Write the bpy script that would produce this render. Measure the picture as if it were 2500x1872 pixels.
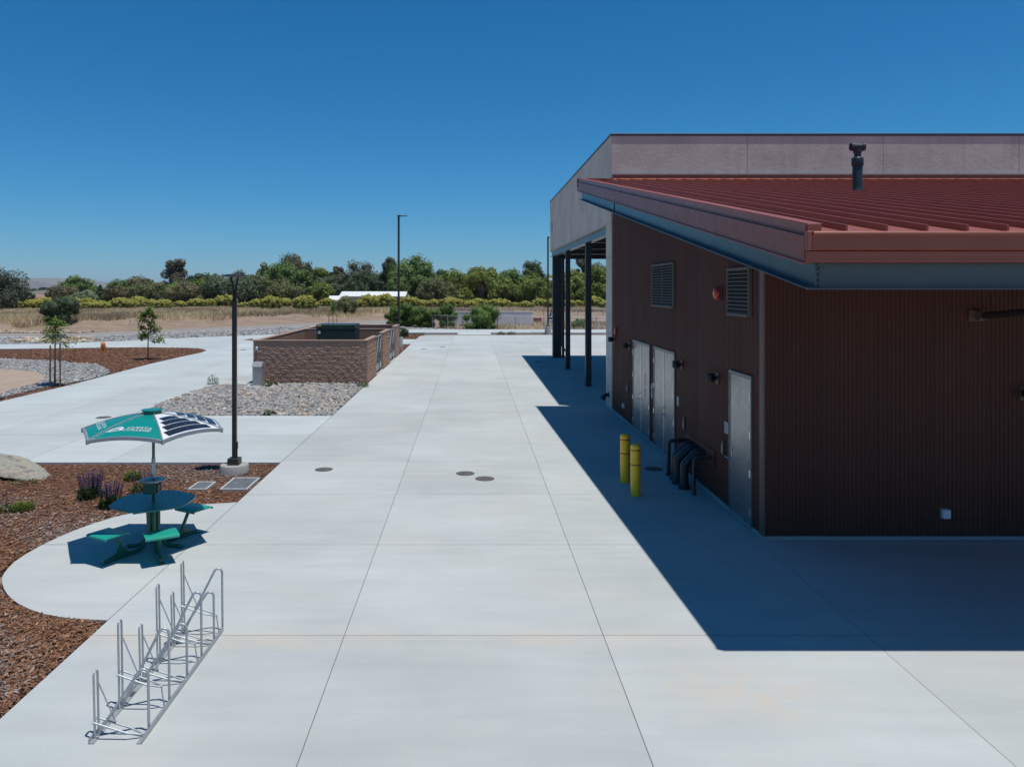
import bpy, bmesh, math, random
import numpy as np
from mathutils import Vector

R = math.radians
for o in list(bpy.data.objects):
    bpy.data.objects.remove(o, do_unlink=True)
S = bpy.context.scene
COL = S.collection

# ------------------------------------------------------------------ camera
CAM_H = 4.06
F_PX, VP_X, VP_Y, W_PX, H_PX = 1870.0, 1150.0, 706.0, 2500.0, 1872.0
cd = bpy.data.cameras.new("camera")
cam = bpy.data.objects.new("camera", cd)
COL.objects.link(cam)
cam.location = (0, 0, CAM_H)
cam.rotation_euler = (R(90), 0, 0)
cd.sensor_width = 36
cd.lens = F_PX / W_PX * 36
cd.shift_x = (W_PX / 2 - VP_X) / W_PX
cd.shift_y = (VP_Y - H_PX / 2) / W_PX
cd.clip_start = 0.1
cd.clip_end = 40000
S.camera = cam

# ------------------------------------------------------------------ sky and sun
SUN_DIR = Vector((0.175, -0.10, 1.0)).normalized()       # towards the sun
el = math.asin(SUN_DIR.z)
az = math.atan2(SUN_DIR.x, SUN_DIR.y)
world = bpy.data.worlds.new("World")
S.world = world
world.use_nodes = True
wn, wl = world.node_tree.nodes, world.node_tree.links
wn.clear()
sky = wn.new("ShaderNodeTexSky")
sky.sky_type = 'NISHITA'
sky.sun_disc = False
sky.sun_elevation = el
sky.sun_rotation = az
sky.altitude = 250
sky.air_density = 1.0
sky.dust_density = 0.0
sky.ozone_density = 1.0
# one colour grade for the whole dome: the photograph's deep blue, low in red
sep = wn.new("ShaderNodeSeparateColor")
com = wn.new("ShaderNodeCombineColor")
wl.new(sky.outputs[0], sep.inputs[0])
for k, (gain, power) in enumerate(((.113, 1.74), (.95, 1.0), (1.49, 1.0))):
    pw = wn.new("ShaderNodeMath"); pw.operation = 'POWER'; pw.inputs[1].default_value = power
    ml = wn.new("ShaderNodeMath"); ml.operation = 'MULTIPLY'; ml.inputs[1].default_value = gain
    wl.new(sep.outputs[k], pw.inputs[0])
    wl.new(pw.outputs[0], ml.inputs[0])
    wl.new(ml.outputs[0], com.inputs[k])
bg = wn.new("ShaderNodeBackground")
bg.inputs[1].default_value = 0.06
wo = wn.new("ShaderNodeOutputWorld")
wl.new(com.outputs[0], bg.inputs[0])
wl.new(bg.outputs[0], wo.inputs[0])

sd = bpy.data.lights.new("sun", 'SUN')
sd.energy = 4.0
sd.angle = R(0.53)
sd.color = (1.0, 0.975, 0.94)
sun = bpy.data.objects.new("sun", sd)
COL.objects.link(sun)
sun.rotation_euler = (-SUN_DIR).to_track_quat('-Z', 'Y').to_euler()
sun.location = (20, -20, 60)

S.view_settings.view_transform = 'Standard'
S.view_settings.look = 'None'
S.view_settings.exposure = 0.0
S.view_settings.gamma = 1.0
S.view_settings.use_curve_mapping = False
S.render.engine = 'CYCLES'
S.cycles.max_bounces = 8
S.cycles.transparent_max_bounces = 8


# ------------------------------------------------------------------ helpers
def ground(px, py, z=0.0):
    """where a sight line through photo pixel (px, py) meets the level z"""
    Y = F_PX * (CAM_H - z) / (py - VP_Y)
    return ((px - VP_X) / F_PX * Y, Y)


def xat(px, Y):
    return (px - VP_X) / F_PX * Y


def zat(py, Y):
    return CAM_H + (VP_Y - py) / F_PX * Y


ORG = {}


class MB:
    def __init__(s):
        s.v, s.f = [], []

    def add(s, v, f):
        n = len(s.v)
        s.v += [tuple(p) for p in v]
        s.f += [tuple(i + n for i in q) for q in f]
        return s

    def box(s, x0, x1, y0, y1, z0, z1):
        return s.add([(x0, y0, z0), (x1, y0, z0), (x1, y1, z0), (x0, y1, z0), (x0, y0, z1), (x1, y0, z1), (x1, y1, z1), (x0, y1, z1)],
                     [(0, 3, 2, 1), (4, 5, 6, 7), (0, 1, 5, 4), (1, 2, 6, 5), (2, 3, 7, 6), (3, 0, 4, 7)])

    def cbox(s, x0, x1, y0, y1, z0, z1, c=0.004):
        X, Y, Z = (x0, x1), (y0, y1), (z0, z1)
        v, idx = [], {}
        for a in (0, 1):
            for b in (0, 1):
                for d in (0, 1):
                    xi = X[a] + (c if a == 0 else -c)
                    yi = Y[b] + (c if b == 0 else -c)
                    zi = Z[d] + (c if d == 0 else -c)
                    for k, p in enumerate(((X[a], yi, zi), (xi, Y[b], zi), (xi, yi, Z[d]))):
                        idx[a, b, d, k] = len(v)
                        v.append(p)
        f = []
        i = idx
        f.append((i[0, 0, 0, 0], i[0, 0, 1, 0], i[0, 1, 1, 0], i[0, 1, 0, 0]))
        f.append((i[1, 0, 0, 0], i[1, 1, 0, 0], i[1, 1, 1, 0], i[1, 0, 1, 0]))
        f.append((i[0, 0, 0, 1], i[1, 0, 0, 1], i[1, 0, 1, 1], i[0, 0, 1, 1]))
        f.append((i[0, 1, 0, 1], i[0, 1, 1, 1], i[1, 1, 1, 1], i[1, 1, 0, 1]))
        f.append((i[0, 0, 0, 2], i[0, 1, 0, 2], i[1, 1, 0, 2], i[1, 0, 0, 2]))
        f.append((i[0, 0, 1, 2], i[1, 0, 1, 2], i[1, 1, 1, 2], i[0, 1, 1, 2]))
        for a in (0, 1):
            for b in (0, 1):
                q = (i[a, b, 0, 0], i[a, b, 0, 1], i[a, b, 1, 1], i[a, b, 1, 0])
                f.append(q if a == b else q[::-1])
                q = (i[a, 0, b, 0], i[a, 1, b, 0], i[a, 1, b, 2], i[a, 0, b, 2])
                f.append(q if a == b else q[::-1])
                q = (i[0, a, b, 1], i[0, a, b, 2], i[1, a, b, 2], i[1, a, b, 1])
                f.append(q if a == b else q[::-1])
                for d in (0, 1):
                    q = (i[a, b, d, 0], i[a, b, d, 1], i[a, b, d, 2])
                    f.append(q if (a + b + d) % 2 else q[::-1])
        return s.add(v, f)

    def prism(s, poly, z0, z1):
        n = len(poly)
        A = sum(poly[k][0] * poly[(k + 1) % n][1] - poly[(k + 1) % n][0] * poly[k][1] for k in range(n))
        if A < 0:
            poly = poly[::-1]
        v = [(x, y, z0) for x, y in poly] + [(x, y, z1) for x, y in poly]
        f = [tuple(range(n - 1, -1, -1)), tuple(range(n, 2 * n))]
        f += [(k, (k + 1) % n, n + (k + 1) % n, n + k) for k in range(n)]
        return s.add(v, f)

    def extr(s, pts, vec):
        n = len(pts)
        v = [tuple(p) for p in pts] + [(p[0] + vec[0], p[1] + vec[1], p[2] + vec[2]) for p in pts]
        f = [tuple(range(n - 1, -1, -1)), tuple(range(n, 2 * n))]
        f += [(k, (k + 1) % n, n + (k + 1) % n, n + k) for k in range(n)]
        return s.add(v, f)

    def tube(s, path, r, n=8, closed=False, caps=True):
        P = [Vector(p) for p in path]
        m = len(P)
        rr = r if isinstance(r, (list, tuple)) else [r] * m
        T = []
        for k in range(m):
            a = P[(k - 1) % m] if (closed or k > 0) else P[k]
            b = P[(k + 1) % m] if (closed or k < m - 1) else P[k]
            T.append((b - a).normalized())
        up = Vector((0, 0, 1)) if abs(T[0].z) < 0.9 else Vector((1, 0, 0))
        u = T[0].cross(up).normalized()
        v, f = [], []
        for k in range(m):
            u = (u - T[k] * u.dot(T[k])).normalized()
            w = T[k].cross(u)
            for j in range(n):
                a = 2 * math.pi * j / n
                v.append(P[k] + (u * math.cos(a) + w * math.sin(a)) * rr[k])
        for k in range(m if closed else m - 1):
            for j in range(n):
                a, b = k * n + j, k * n + (j + 1) % n
                c, d = ((k + 1) % m) * n + (j + 1) % n, ((k + 1) % m) * n + j
                f.append((a, b, c, d))
        if caps and not closed:
            f.append(tuple(range(n - 1, -1, -1)))
            f.append(tuple(range((m - 1) * n, m * n)))
        return s.add(v, f)

    def lathe(s, prof, c=(0, 0, 0), n=16):
        v, f = [], []
        for r, z in prof:
            for j in range(n):
                a = 2 * math.pi * j / n
                v.append((c[0] + r * math.cos(a), c[1] + r * math.sin(a), c[2] + z))
        m = len(prof)
        for k in range(m - 1):
            for j in range(n):
                a, b = k * n + j, k * n + (j + 1) % n
                f.append((a, b, b + n, a + n))
        f.append(tuple(range(n - 1, -1, -1)))
        f.append(tuple(range((m - 1) * n, m * n)))
        return s.add(v, f)


def bend(pts, rad, k=5):
    """round the corners of a polyline"""
    P = [Vector(p) for p in pts]
    out = [P[0]]
    for i in range(1, len(P) - 1):
        a, b, c = P[i - 1], P[i], P[i + 1]
        d1, d2 = (a - b), (c - b)
        L = min(rad, d1.length * .48, d2.length * .48)
        p, q = b + d1.normalized() * L, b + d2.normalized() * L
        for t in range(k + 1):
            t /= k
            out.append(p * (1 - t) ** 2 + b * 2 * t * (1 - t) + q * t * t)
    out.append(P[-1])
    return out


def tag(o, label=None, cat=None, group=None, kind=None):
    if label: o["label"] = label
    if cat: o["category"] = cat
    if group: o["group"] = group
    if kind: o["kind"] = kind
    return o


def empty(name, loc=(0, 0, 0), rz=0.0):
    o = bpy.data.objects.new(name, None)
    o.empty_display_size = 0.2
    COL.objects.link(o)
    o.location = loc
    o.rotation_euler = (0, 0, rz)
    ORG[o.name] = Vector(loc)
    return o


def to_mesh(name, v, f, mat, smooth=None):
    me = bpy.data.meshes.new(name)
    me.from_pydata(v, [], f)
    if smooth is not None:
        me.polygons.foreach_set("use_smooth", [True] * len(me.polygons))
        me.set_sharp_from_angle(angle=R(smooth))
    me.materials.append(mat)
    return me


def mk(name, mb, mat, parent=None, smooth=None, loc=None, fix=False):
    """link an MB (world coordinates) as one object; parts sit in their thing's frame"""
    org = ORG[parent.name] if parent else Vector(loc or (0, 0, 0))
    me = to_mesh(name, [(a - org.x, b - org.y, c - org.z) for a, b, c in mb.v], mb.f, mat, smooth)
    if fix:
        bm = bmesh.new(); bm.from_mesh(me)
        bmesh.ops.recalc_face_normals(bm, faces=bm.faces)
        bm.to_mesh(me); bm.free()
    o = bpy.data.objects.new(name, me)
    COL.objects.link(o)
    if parent:
        o.parent = parent
    else:
        o.location = org
    ORG[o.name] = org
    return o


def share(o, parent, loc=(0, 0, 0)):
    c = o.copy()
    COL.objects.link(c)
    c.parent = parent
    c.location = loc
    return c


def copy_tree(o, parent=None):
    c = o.copy()
    COL.objects.link(c)
    if parent: c.parent = parent
    ORG[c.name] = ORG.get(o.name, Vector())
    for ch in o.children:
        copy_tree(ch, c)
    return c


def np_obj(name, V, F, mat, tone=None, parent=None, loc=(0, 0, 0), smooth=False):
    """V (n,3), F (m,3 or 4) arrays -> one object, optional per-vertex 'tone'"""
    me = bpy.data.meshes.new(name)
    k = F.shape[1]
    me.vertices.add(len(V))
    me.vertices.foreach_set("co", V.astype(np.float32).ravel())
    me.loops.add(F.size)
    me.loops.foreach_set("vertex_index", F.astype(np.int32).ravel())
    me.polygons.add(len(F))
    me.polygons.foreach_set("loop_start", np.arange(0, F.size, k, dtype=np.int32))
    me.polygons.foreach_set("use_smooth", np.full(len(F), smooth, dtype=bool))
    if tone is not None:
        at = me.attributes.new("tone", 'FLOAT', 'POINT')
        at.data.foreach_set("value", tone.astype(np.float32))
    me.update(calc_edges=True)
    me.validate()
    me.materials.append(mat)
    o = bpy.data.objects.new(name, me)
    COL.objects.link(o)
    o.location = loc
    if parent: o.parent = parent
    ORG[o.name] = Vector(loc)
    return o


def inside(P, poly):
    x, y = P[:, 0], P[:, 1]
    r = np.zeros(len(P), bool)
    n = len(poly)
    for i in range(n):
        x0, y0 = poly[i]; x1, y1 = poly[(i + 1) % n]
        if y0 == y1: continue
        c = ((y0 > y) != (y1 > y)) & (x < (x1 - x0) * (y - y0) / (y1 - y0) + x0)
        r ^= c
    return r


def clip(poly, x0, x1, y0, y1):
    def cut(P, inn, cross):
        out = []
        for i in range(len(P)):
            a, b = P[i - 1], P[i]
            ia, ib = inn(a), inn(b)
            if ib:
                if not ia: out.append(cross(a, b))
                out.append(b)
            elif ia:
                out.append(cross(a, b))
        return out
    cx = lambda X: (lambda a, b: (X, a[1] + (b[1] - a[1]) * (X - a[0]) / (b[0] - a[0])))
    cy = lambda Y: (lambda a, b: (a[0] + (b[0] - a[0]) * (Y - a[1]) / (b[1] - a[1]), Y))
    P = list(poly)
    for inn, cr in ((lambda p: p[0] >= x0, cx(x0)), (lambda p: p[0] <= x1, cx(x1)), (lambda p: p[1] >= y0, cy(y0)), (lambda p: p[1] <= y1, cy(y1))):
        if P: P = cut(P, inn, cr)
    out = []
    for p in P:
        if not out or abs(p[0] - out[-1][0]) + abs(p[1] - out[-1][1]) > 1e-4: out.append(p)
    if len(out) > 1 and abs(out[0][0] - out[-1][0]) + abs(out[0][1] - out[-1][1]) < 1e-4: out.pop()
    return out


# ------------------------------------------------------------------ materials
class NT:
    def __init__(s, name):
        s.m = bpy.data.materials.new(name)
        s.m.use_nodes = True
        s.n, s.l = s.m.node_tree.nodes, s.m.node_tree.links
        s.b = s.n["Principled BSDF"]
        s.pos = None

    def new(s, t, **kw):
        nd = s.n.new(t)
        for k, v in kw.items(): setattr(nd, k, v)
        return nd

    def P(s):
        if not s.pos: s.pos = s.new("ShaderNodeNewGeometry").outputs["Position"]
        return s.pos

    def obj(s):
        return s.new("ShaderNodeTexCoord").outputs["Object"]

    def scale(s, vec, sc):
        mp = s.new("ShaderNodeMapping")
        mp.inputs["Scale"].default_value = sc
        s.l.new(vec, mp.inputs[0])
        return mp.outputs[0]

    def noise(s, vec, scale, detail=4, rough=.55):
        nd = s.new("ShaderNodeTexNoise")
        nd.inputs["Scale"].default_value = scale
        nd.inputs["Detail"].default_value = detail
        nd.inputs["Roughness"].default_value = rough
        s.l.new(vec, nd.inputs["Vector"])
        return nd.outputs["Fac"]

    def math(s, op, a, b=None, clamp=False):
        nd = s.new("ShaderNodeMath", operation=op, use_clamp=clamp)
        for i, x in enumerate((a, b)):
            if x is None: continue
            if isinstance(x, (int, float)): nd.inputs[i].default_value = x
            else: s.l.new(x, nd.inputs[i])
        return nd.outputs[0]

    def rng(s, x, a, b, c=0.0, d=1.0):
        nd = s.new("ShaderNodeMapRange")
        s.l.new(x, nd.inputs[0])
        for i, k in enumerate((a, b, c, d)): nd.inputs[i + 1].default_value = k
        return nd.outputs[0]

    def ramp(s, x, stops):
        nd = s.new("ShaderNodeValToRGB")
        e = nd.color_ramp.elements
        while len(e) < len(stops): e.new(0.5)
        for k, (p, c) in enumerate(stops):
            e[k].position = p
            e[k].color = (*c, 1)
        s.l.new(x, nd.inputs[0])
        return nd.outputs[0]

    def mix(s, fac, a, b, mode='MIX'):
        nd = s.new("ShaderNodeMix", data_type='RGBA', blend_type=mode)
        for i, x in ((0, fac), (6, a), (7, b)):
            if isinstance(x, (int, float)): nd.inputs[i].default_value = x
            elif isinstance(x, tuple): nd.inputs[i].default_value = (*x, 1)
            else: s.l.new(x, nd.inputs[i])
        return nd.outputs[2]

    def val(s, col, v):
        """multiply a colour by a scalar socket"""
        nd = s.new("ShaderNodeHueSaturation")
        s.l.new(v, nd.inputs["Value"])
        if isinstance(col, tuple): nd.inputs["Color"].default_value = (*col, 1)
        else: s.l.new(col, nd.inputs["Color"])
        return nd.outputs[0]

    def attr(s, name="tone"):
        return s.new("ShaderNodeAttribute", attribute_name=name).outputs["Fac"]

    def orand(s):
        return s.new("ShaderNodeObjectInfo").outputs["Random"]

    def bump(s, h, strength=.3, dist=.01):
        nd = s.new("ShaderNodeBump")
        nd.inputs["Strength"].default_value = strength
        nd.inputs["Distance"].default_value = dist
        s.l.new(h, nd.inputs["Height"])
        s.l.new(nd.outputs[0], s.b.inputs["Normal"])

    def out(s, col=None, rough=.6, metal=0.0, spec=.5):
        if isinstance(col, tuple): s.b.inputs["Base Color"].default_value = (*col, 1)
        elif col is not None: s.l.new(col, s.b.inputs["Base Color"])
        if isinstance(rough, (int, float)): s.b.inputs["Roughness"].default_value = rough
        else: s.l.new(rough, s.b.inputs["Roughness"])
        s.b.inputs["Metallic"].default_value = metal
        s.b.inputs["Specular IOR Level"].default_value = spec
        return s.m


def paint(name, col, rough=.45, metal=0.0, var=.12, vscale=6.0, bump=0.0, bscale=200, spec=.5):
    t = NT(name)
    n = t.noise(t.P(), vscale, 5)
    c = t.val(col, t.rng(n, .25, .75, 1 - var, 1 + var))
    r = t.rng(t.noise(t.P(), vscale * 3, 3), .3, .7, rough * .85, min(1, rough * 1.15))
    if bump: t.bump(t.noise(t.P(), bscale, 2), bump, .003)
    return t.out(c, r, metal, spec)


def concrete_mat(name, base=(.445, .468, .446), stains=True):
    t = NT(name)
    P = t.P()
    big = t.noise(P, .35, 4)
    streak = t.noise(t.scale(P, (.45, 2.6, 1)), 1.1, 6, .65)
    broom = t.noise(t.scale(P, (.6, 60.0, 1)), 3.0, 2)
    fine = t.noise(P, 45, 3)
    v = t.rng(big, .3, .7, .90, 1.07)
    v = t.math('MULTIPLY', v, t.rng(streak, .25, .75, .92, 1.06))
    v = t.math('MULTIPLY', v, t.rng(fine, .3, .7, .97, 1.03))
    v = t.math('MULTIPLY', v, t.rng(t.orand(), 0, 1, .94, 1.04))
    c = t.val(base, v)
    if stains:
        sx = t.new("ShaderNodeSeparateXYZ")
        t.l.new(P, sx.inputs[0])
        # tan silt that settled along the cross joint at 9 m and in the shallow low spot right of it
        d = t.math('ABSOLUTE', t.math('SUBTRACT', sx.outputs[1], 8.93))
        band = t.math('MULTIPLY', t.rng(d, 0.0, .42, 1, 0), t.rng(t.noise(P, 1.3, 4), .36, .66, 0, .8))
        line = t.math('MULTIPLY', t.rng(d, 0.03, .09, 1, 0), .35)
        px = t.math('POWER', t.math('DIVIDE', t.math('SUBTRACT', sx.outputs[0], 2.6), 1.5), 2)
        py = t.math('POWER', t.math('DIVIDE', t.math('SUBTRACT', sx.outputs[1], 7.75), .75), 2)
        pool = t.rng(t.math('ADD', px, py), .15, 1.1, 1, 0)
        pool = t.math('MULTIPLY', pool, t.rng(t.noise(P, 1.9, 6, .7), .40, .66, 0, .75))
        spots = t.math('MULTIPLY', t.rng(t.noise(P, .55, 6, .65), .50, .72, 0, .28), 1.0)
        st = t.math('MAXIMUM', t.math('MAXIMUM', band, line), t.math('MAXIMUM', pool, spots))
        c = t.mix(st, c, (.52, .46, .375))
        # faint darker tyre and drag smears far down the plaza
        sm = t.math('MULTIPLY', t.rng(t.noise(t.scale(P, (1, .22, 1)), .9, 4), .58, .72, 0, .2), t.rng(sx.outputs[1], 18, 26, 0, 1))
        c = t.mix(sm, c, (.33, .34, .34))
    t.bump(t.math('ADD', t.math('MULTIPLY', broom, .6), fine), .18, .004)
    return t.out(c, .8, 0, .3)


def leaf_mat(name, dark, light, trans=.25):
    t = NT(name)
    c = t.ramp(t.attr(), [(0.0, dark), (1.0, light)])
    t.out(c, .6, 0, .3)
    tr = t.new("ShaderNodeBsdfTranslucent")
    t.l.new(c, tr.inputs[0])
    mx = t.new("ShaderNodeMixShader")
    mx.inputs[0].default_value = trans
    t.l.new(t.b.outputs[0], mx.inputs[1])
    t.l.new(tr.outputs[0], mx.inputs[2])
    t.l.new(mx.outputs[0], t.n["Material Output"].inputs[0])
    return t.m


def attr_mat(name, stops, rough=.85, nscale=0, spec=.25):
    t = NT(name)
    c = t.ramp(t.attr(), stops)
    if nscale:
        c = t.val(c, t.rng(t.noise(t.P(), nscale, 4), .3, .7, .8, 1.15))
    return t.out(c, rough, 0, spec)


def ramp_leaf_mat(name, stops, trans=.3):
    m = attr_mat(name, stops, .8)
    n, l = m.node_tree.nodes, m.node_tree.links
    b = n['Principled BSDF']
    tr = n.new('ShaderNodeBsdfTranslucent'); mx = n.new('ShaderNodeMixShader')
    mx.inputs[0].default_value = trans
    l.new(b.inputs['Base Color'].links[0].from_socket, tr.inputs[0])
    l.new(b.outputs[0], mx.inputs[1]); l.new(tr.outputs[0], mx.inputs[2])
    l.new(mx.outputs[0], n['Material Output'].inputs[0])
    return m


def stucco_mat(name, base):
    t = NT(name)
    P = t.P()
    big = t.noise(P, .9, 5, .6)
    run = t.noise(t.scale(P, (3, 3, .25)), 2.0, 4)
    v = t.math('MULTIPLY', t.rng(big, .3, .7, .86, 1.12), t.rng(run, .3, .7, .95, 1.05))
    c = t.val(base, v)
    t.bump(t.math('ADD', t.noise(P, 9, 5, .6), t.math('MULTIPLY', t.noise(P, 60, 3), .5)), .45, .02)
    return t.out(c, .9, 0, .2)


M = {}
M['concrete'] = concrete_mat("plaza_concrete")
M['walk'] = concrete_mat("walkway_concrete", (.455, .485, .465), False)
M['curb'] = concrete_mat("kerb_concrete", (.44, .44, .42), False)
M['footing'] = concrete_mat("footing_concrete", (.36, .355, .33), False)
M['joint'] = paint("joint_shadow_soil", (.10, .095, .085), .95)
t = NT("brown_cladding")
_n = t.noise(t.scale(t.P(), (1, 1, .35)), 1.6, 5)
_c = t.val((.092, .036, .026), t.math('MULTIPLY', t.rng(_n, .25, .75, .88, 1.12), t.rng(t.orand(), 0, 1, .91, 1.09)))
M['cladding'] = t.out(_c, t.rng(_n, .3, .7, .52, .68), 0, .22)
M['trim'] = paint("brown_trim", (.13, .075, .062), .5, 0, .06)
M['roof'] = paint("red_roof_metal", (.31, .092, .056), .38, 0, .08, 1.5, spec=.4)
M['fascia'] = paint("red_fascia_metal", (.285, .084, .055), .42, 0, .07, 2.0, spec=.35)
M['steel'] = paint("blue_grey_steel", (.055, .076, .088), .33, 0, .12, 3.0, spec=.7)
M['darksteel'] = paint("dark_steel", (.030, .034, .042), .45, 0, .15, 3.0)
M['stucco'] = stucco_mat("grey_tan_stucco", (.61, .535, .465))
M['cap'] = paint("dark_parapet_cap", (.05, .05, .055), .4)
M['light_trim'] = paint("pale_drip_trim", (.45, .40, .38), .5)
M['door'] = paint("door_steel", (.30, .315, .32), .30, .8, .04, 2.0)
M['frame'] = paint("door_frame_steel", (.17, .18, .185), .38, .4)
M['chrome'] = paint("satin_chrome", (.62, .62, .62), .25, 1.0, .03)
M['louvre'] = paint("louvre_grey", (.135, .125, .112), .7, 0, spec=.2)
M['void'] = paint("louvre_screen", (.012, .012, .013), .9)
M['bronze'] = paint("dark_bronze", (.026, .023, .021), .40, .2)
M['pole'] = paint("bronze_pole", (.045, .036, .032), .40, .2, .1)
M['yellow'] = paint("yellow_sleeve", (.95, .53, .012), .40, 0, .06)
M['redband'] = paint("red_tape", (.32, .03, .015), .5)
M['alarm'] = paint("alarm_red", (.42, .025, .02), .30)
M['sign_grey'] = paint("sign_grey", (.40, .41, .42), .5)
M['sign_red'] = paint("sign_red", (.80, .33, .34), .5)
M['white'] = paint("white_plastic", (.68, .69, .70), .45, 0, .04)
M['ink'] = paint("ink", (.05, .05, .055), .6)
M['pipe'] = paint("black_pipe", (.030, .033, .037), .42, 0, .2, 8)
M['iron'] = paint("cast_iron_lid", (.115, .105, .095), .75, .2, .25, 20, .6, 60)
M['galv'] = paint("galvanised_steel", (.44, .46, .47), .45, .5, .15, 30)
M['green'] = paint("green_powdercoat", (.012, .30, .215), .34, 0, .05)
M['teal'] = paint("teal_tabletop", (.010, .19, .185), .36, 0, .05)
M['dkgreen'] = paint("dark_green_powdercoat", (.012, .125, .082), .34, 0, .1)
M['canopy'] = paint("green_canopy_panel", (.005, .235, .195), .30, 0, .04)
M['canopywhite'] = paint("white_canopy_panel", (.72, .73, .74), .35, 0, .03)
M['ribgrey'] = paint("grey_aluminium", (.36, .385, .40), .35, .4, .05)
M['cell'] = paint("solar_cell", (.018, .021, .035), .22, 0, .25, 12, spec=.6)
M['cellline'] = paint("solar_busbar", (.35, .36, .38), .4)
M['stainless'] = paint("stainless_cabinet", (.44, .435, .42), .36, .5, .06)
M['transformer'] = paint("transformer_green", (.010, .033, .026), .42, 0, .12, 2)
M['orange'] = paint("hydrant_orange", (.72, .23, .02), .4, 0, .08)
M['wood'] = paint("stake_wood", (.26, .16, .09), .8, 0, .25, 12)
M['bark'] = paint("young_bark", (.16, .105, .07), .9, 0, .3, 20)
M['treebark'] = paint("old_bark", (.09, .07, .055), .95, 0, .3, 3)
M['asphalt'] = paint("worn_asphalt", (.265, .235, .205), .9, 0, .15, 1.2)
M['whiteroof'] = paint("white_roof_sheet", (.74, .74, .72), .5, 0, .05, .4)
M['tan_wall'] = paint("tan_wall", (.42, .36, .30), .8, 0, .1, .5)
M['barnred'] = paint("barn_red_roof", (.28, .05, .05), .6, 0, .1, .5)
M['tile'] = paint("terracotta_roof", (.42, .20, .15), .8, 0, .15, .8)
M['glass_dark'] = paint("dark_pane", (.03, .035, .04), .15)
M['box_lid'] = paint("vault_lid", (.115, .125, .135), .75, 0, .3, 7, .5, 90)
M['petal'] = attr_mat("sage_flower", [(0, (.035, .018, .085)), (1, (.12, .07, .22))], .7)

# split-face block
t = NT("split_face_block")
P_ = t.P()
n1 = t.noise(P_, 14, 6, .65)
c_ = t.val((.37, .232, .172), t.math('MULTIPLY', t.rng(n1, .25, .75, .78, 1.2), t.rng(t.orand(), 0, 1, .94, 1.06)))
t.bump(n1, .55, .02)
M['block'] = t.out(c_, .95, 0, .15)
M['cmu'] = paint("smooth_block", (.31, .20, .15), .92, 0, .12, 5, .5, 70, .15)
M['mortar'] = paint("mortar", (.40, .27, .21), .95)
M['cmu_grey'] = paint("grey_block_wall", (.76, .745, .72), .95, 0, .12, 1.2)

# loose ground covers
M['chip'] = attr_mat("bark_chips", [(0, (.065, .031, .018)), (.3, (.19, .088, .046)), (.68, (.31, .158, .086)), (1, (.52, .35, .22))])
M['chipgrey'] = attr_mat("weathered_bark_chips", [(0, (.10, .072, .055)), (.4, (.23, .17, .14)), (.75, (.36, .29, .245)), (1, (.56, .49, .43))])
M['stone'] = attr_mat("river_stone", [(0, (.13, .13, .13)), (.3, (.245, .245, .24)), (.6, (.335, .325, .305)), (.8, (.42, .38, .315)), (.92, (.42, .29, .19)), (1, (.56, .53, .47))], .8, 30)
M['stonegrey'] = attr_mat("grey_cobble", [(0, (.20, .197, .19)), (.5, (.29, .285, .275)), (.85, (.37, .36, .335)), (1, (.46, .44, .40))], .85, 20)
M['riprap'] = attr_mat("tan_riprap", [(0, (.24, .18, .12)), (.6, (.42, .33, .23)), (1, (.58, .50, .38))], .9, 10)
M['straw'] = ramp_leaf_mat("dry_grass", [(0, (.27, .20, .13)), (.4, (.50, .385, .235)), (.75, (.72, .57, .33)), (1, (.86, .70, .38))], .45)


def soil(name, a, b, scale, bump=.6, dist=.05, fine=60):
    t = NT(name)
    P = t.P()
    n = t.noise(P, scale, 6, .62)
    f = t.noise(P, fine, 4)
    c = t.mix(t.rng(n, .3, .7), a, b)
    c = t.val(c, t.rng(f, .3, .7, .82, 1.18))
    t.bump(t.math('ADD', n, t.math('MULTIPLY', f, .4)), bump, dist)
    return t.out(c, .95, 0, .15)


M['dirt'] = soil("bare_dirt", (.225, .160, .112), (.335, .250, .182), .45, .9, .25, 5)
M['bed'] = soil("bark_bed_base", (.07, .035, .024), (.15, .075, .048), 9, .8, .04, 70)
M['rockbase'] = soil("gravel_base", (.13, .125, .12), (.24, .235, .225), 8, .8, .05, 40)
M['sand'] = soil("pale_dirt_patch", (.33, .245, .18), (.40, .31, .24), 1.2, .5, .03, 30)
M['sealant'] = paint("tan_joint_sealant", (.27, .235, .19), .9)
M['gate'] = paint("gate_grey", (.23, .245, .26), .5, .2, .1)
M['kick'] = paint("kick_panel_grey", (.40, .40, .42), .5)
M['thatch'] = soil("thatch", (.33, .25, .165), (.45, .35, .235), .8, .7, .1, 8)
M['hill'] = soil("dry_hill_grass", (.145, .125, .11), (.21, .185, .155), .004, .3, 10, .03)
M['mount'] = soil("far_ridge_scrub", (.15, .15, .10), (.24, .21, .14), .002, .3, 10, .01)

RS = np.random.RandomState(7)
random.seed(7)

# ================================================================== SETTING
# ground sheet out to the horizon, a low bank under the dry grass on the left and behind
def bank(x, y):
    e = 112 + .886 * min(x + 10.8, 0) if x < 40 else 112      # foot of the bank
    e = max(e, 60)
    k = min(max((y - e + 9) / 10.0, 0), 1)
    return .75 * k * k * (3 - 2 * k)


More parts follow.
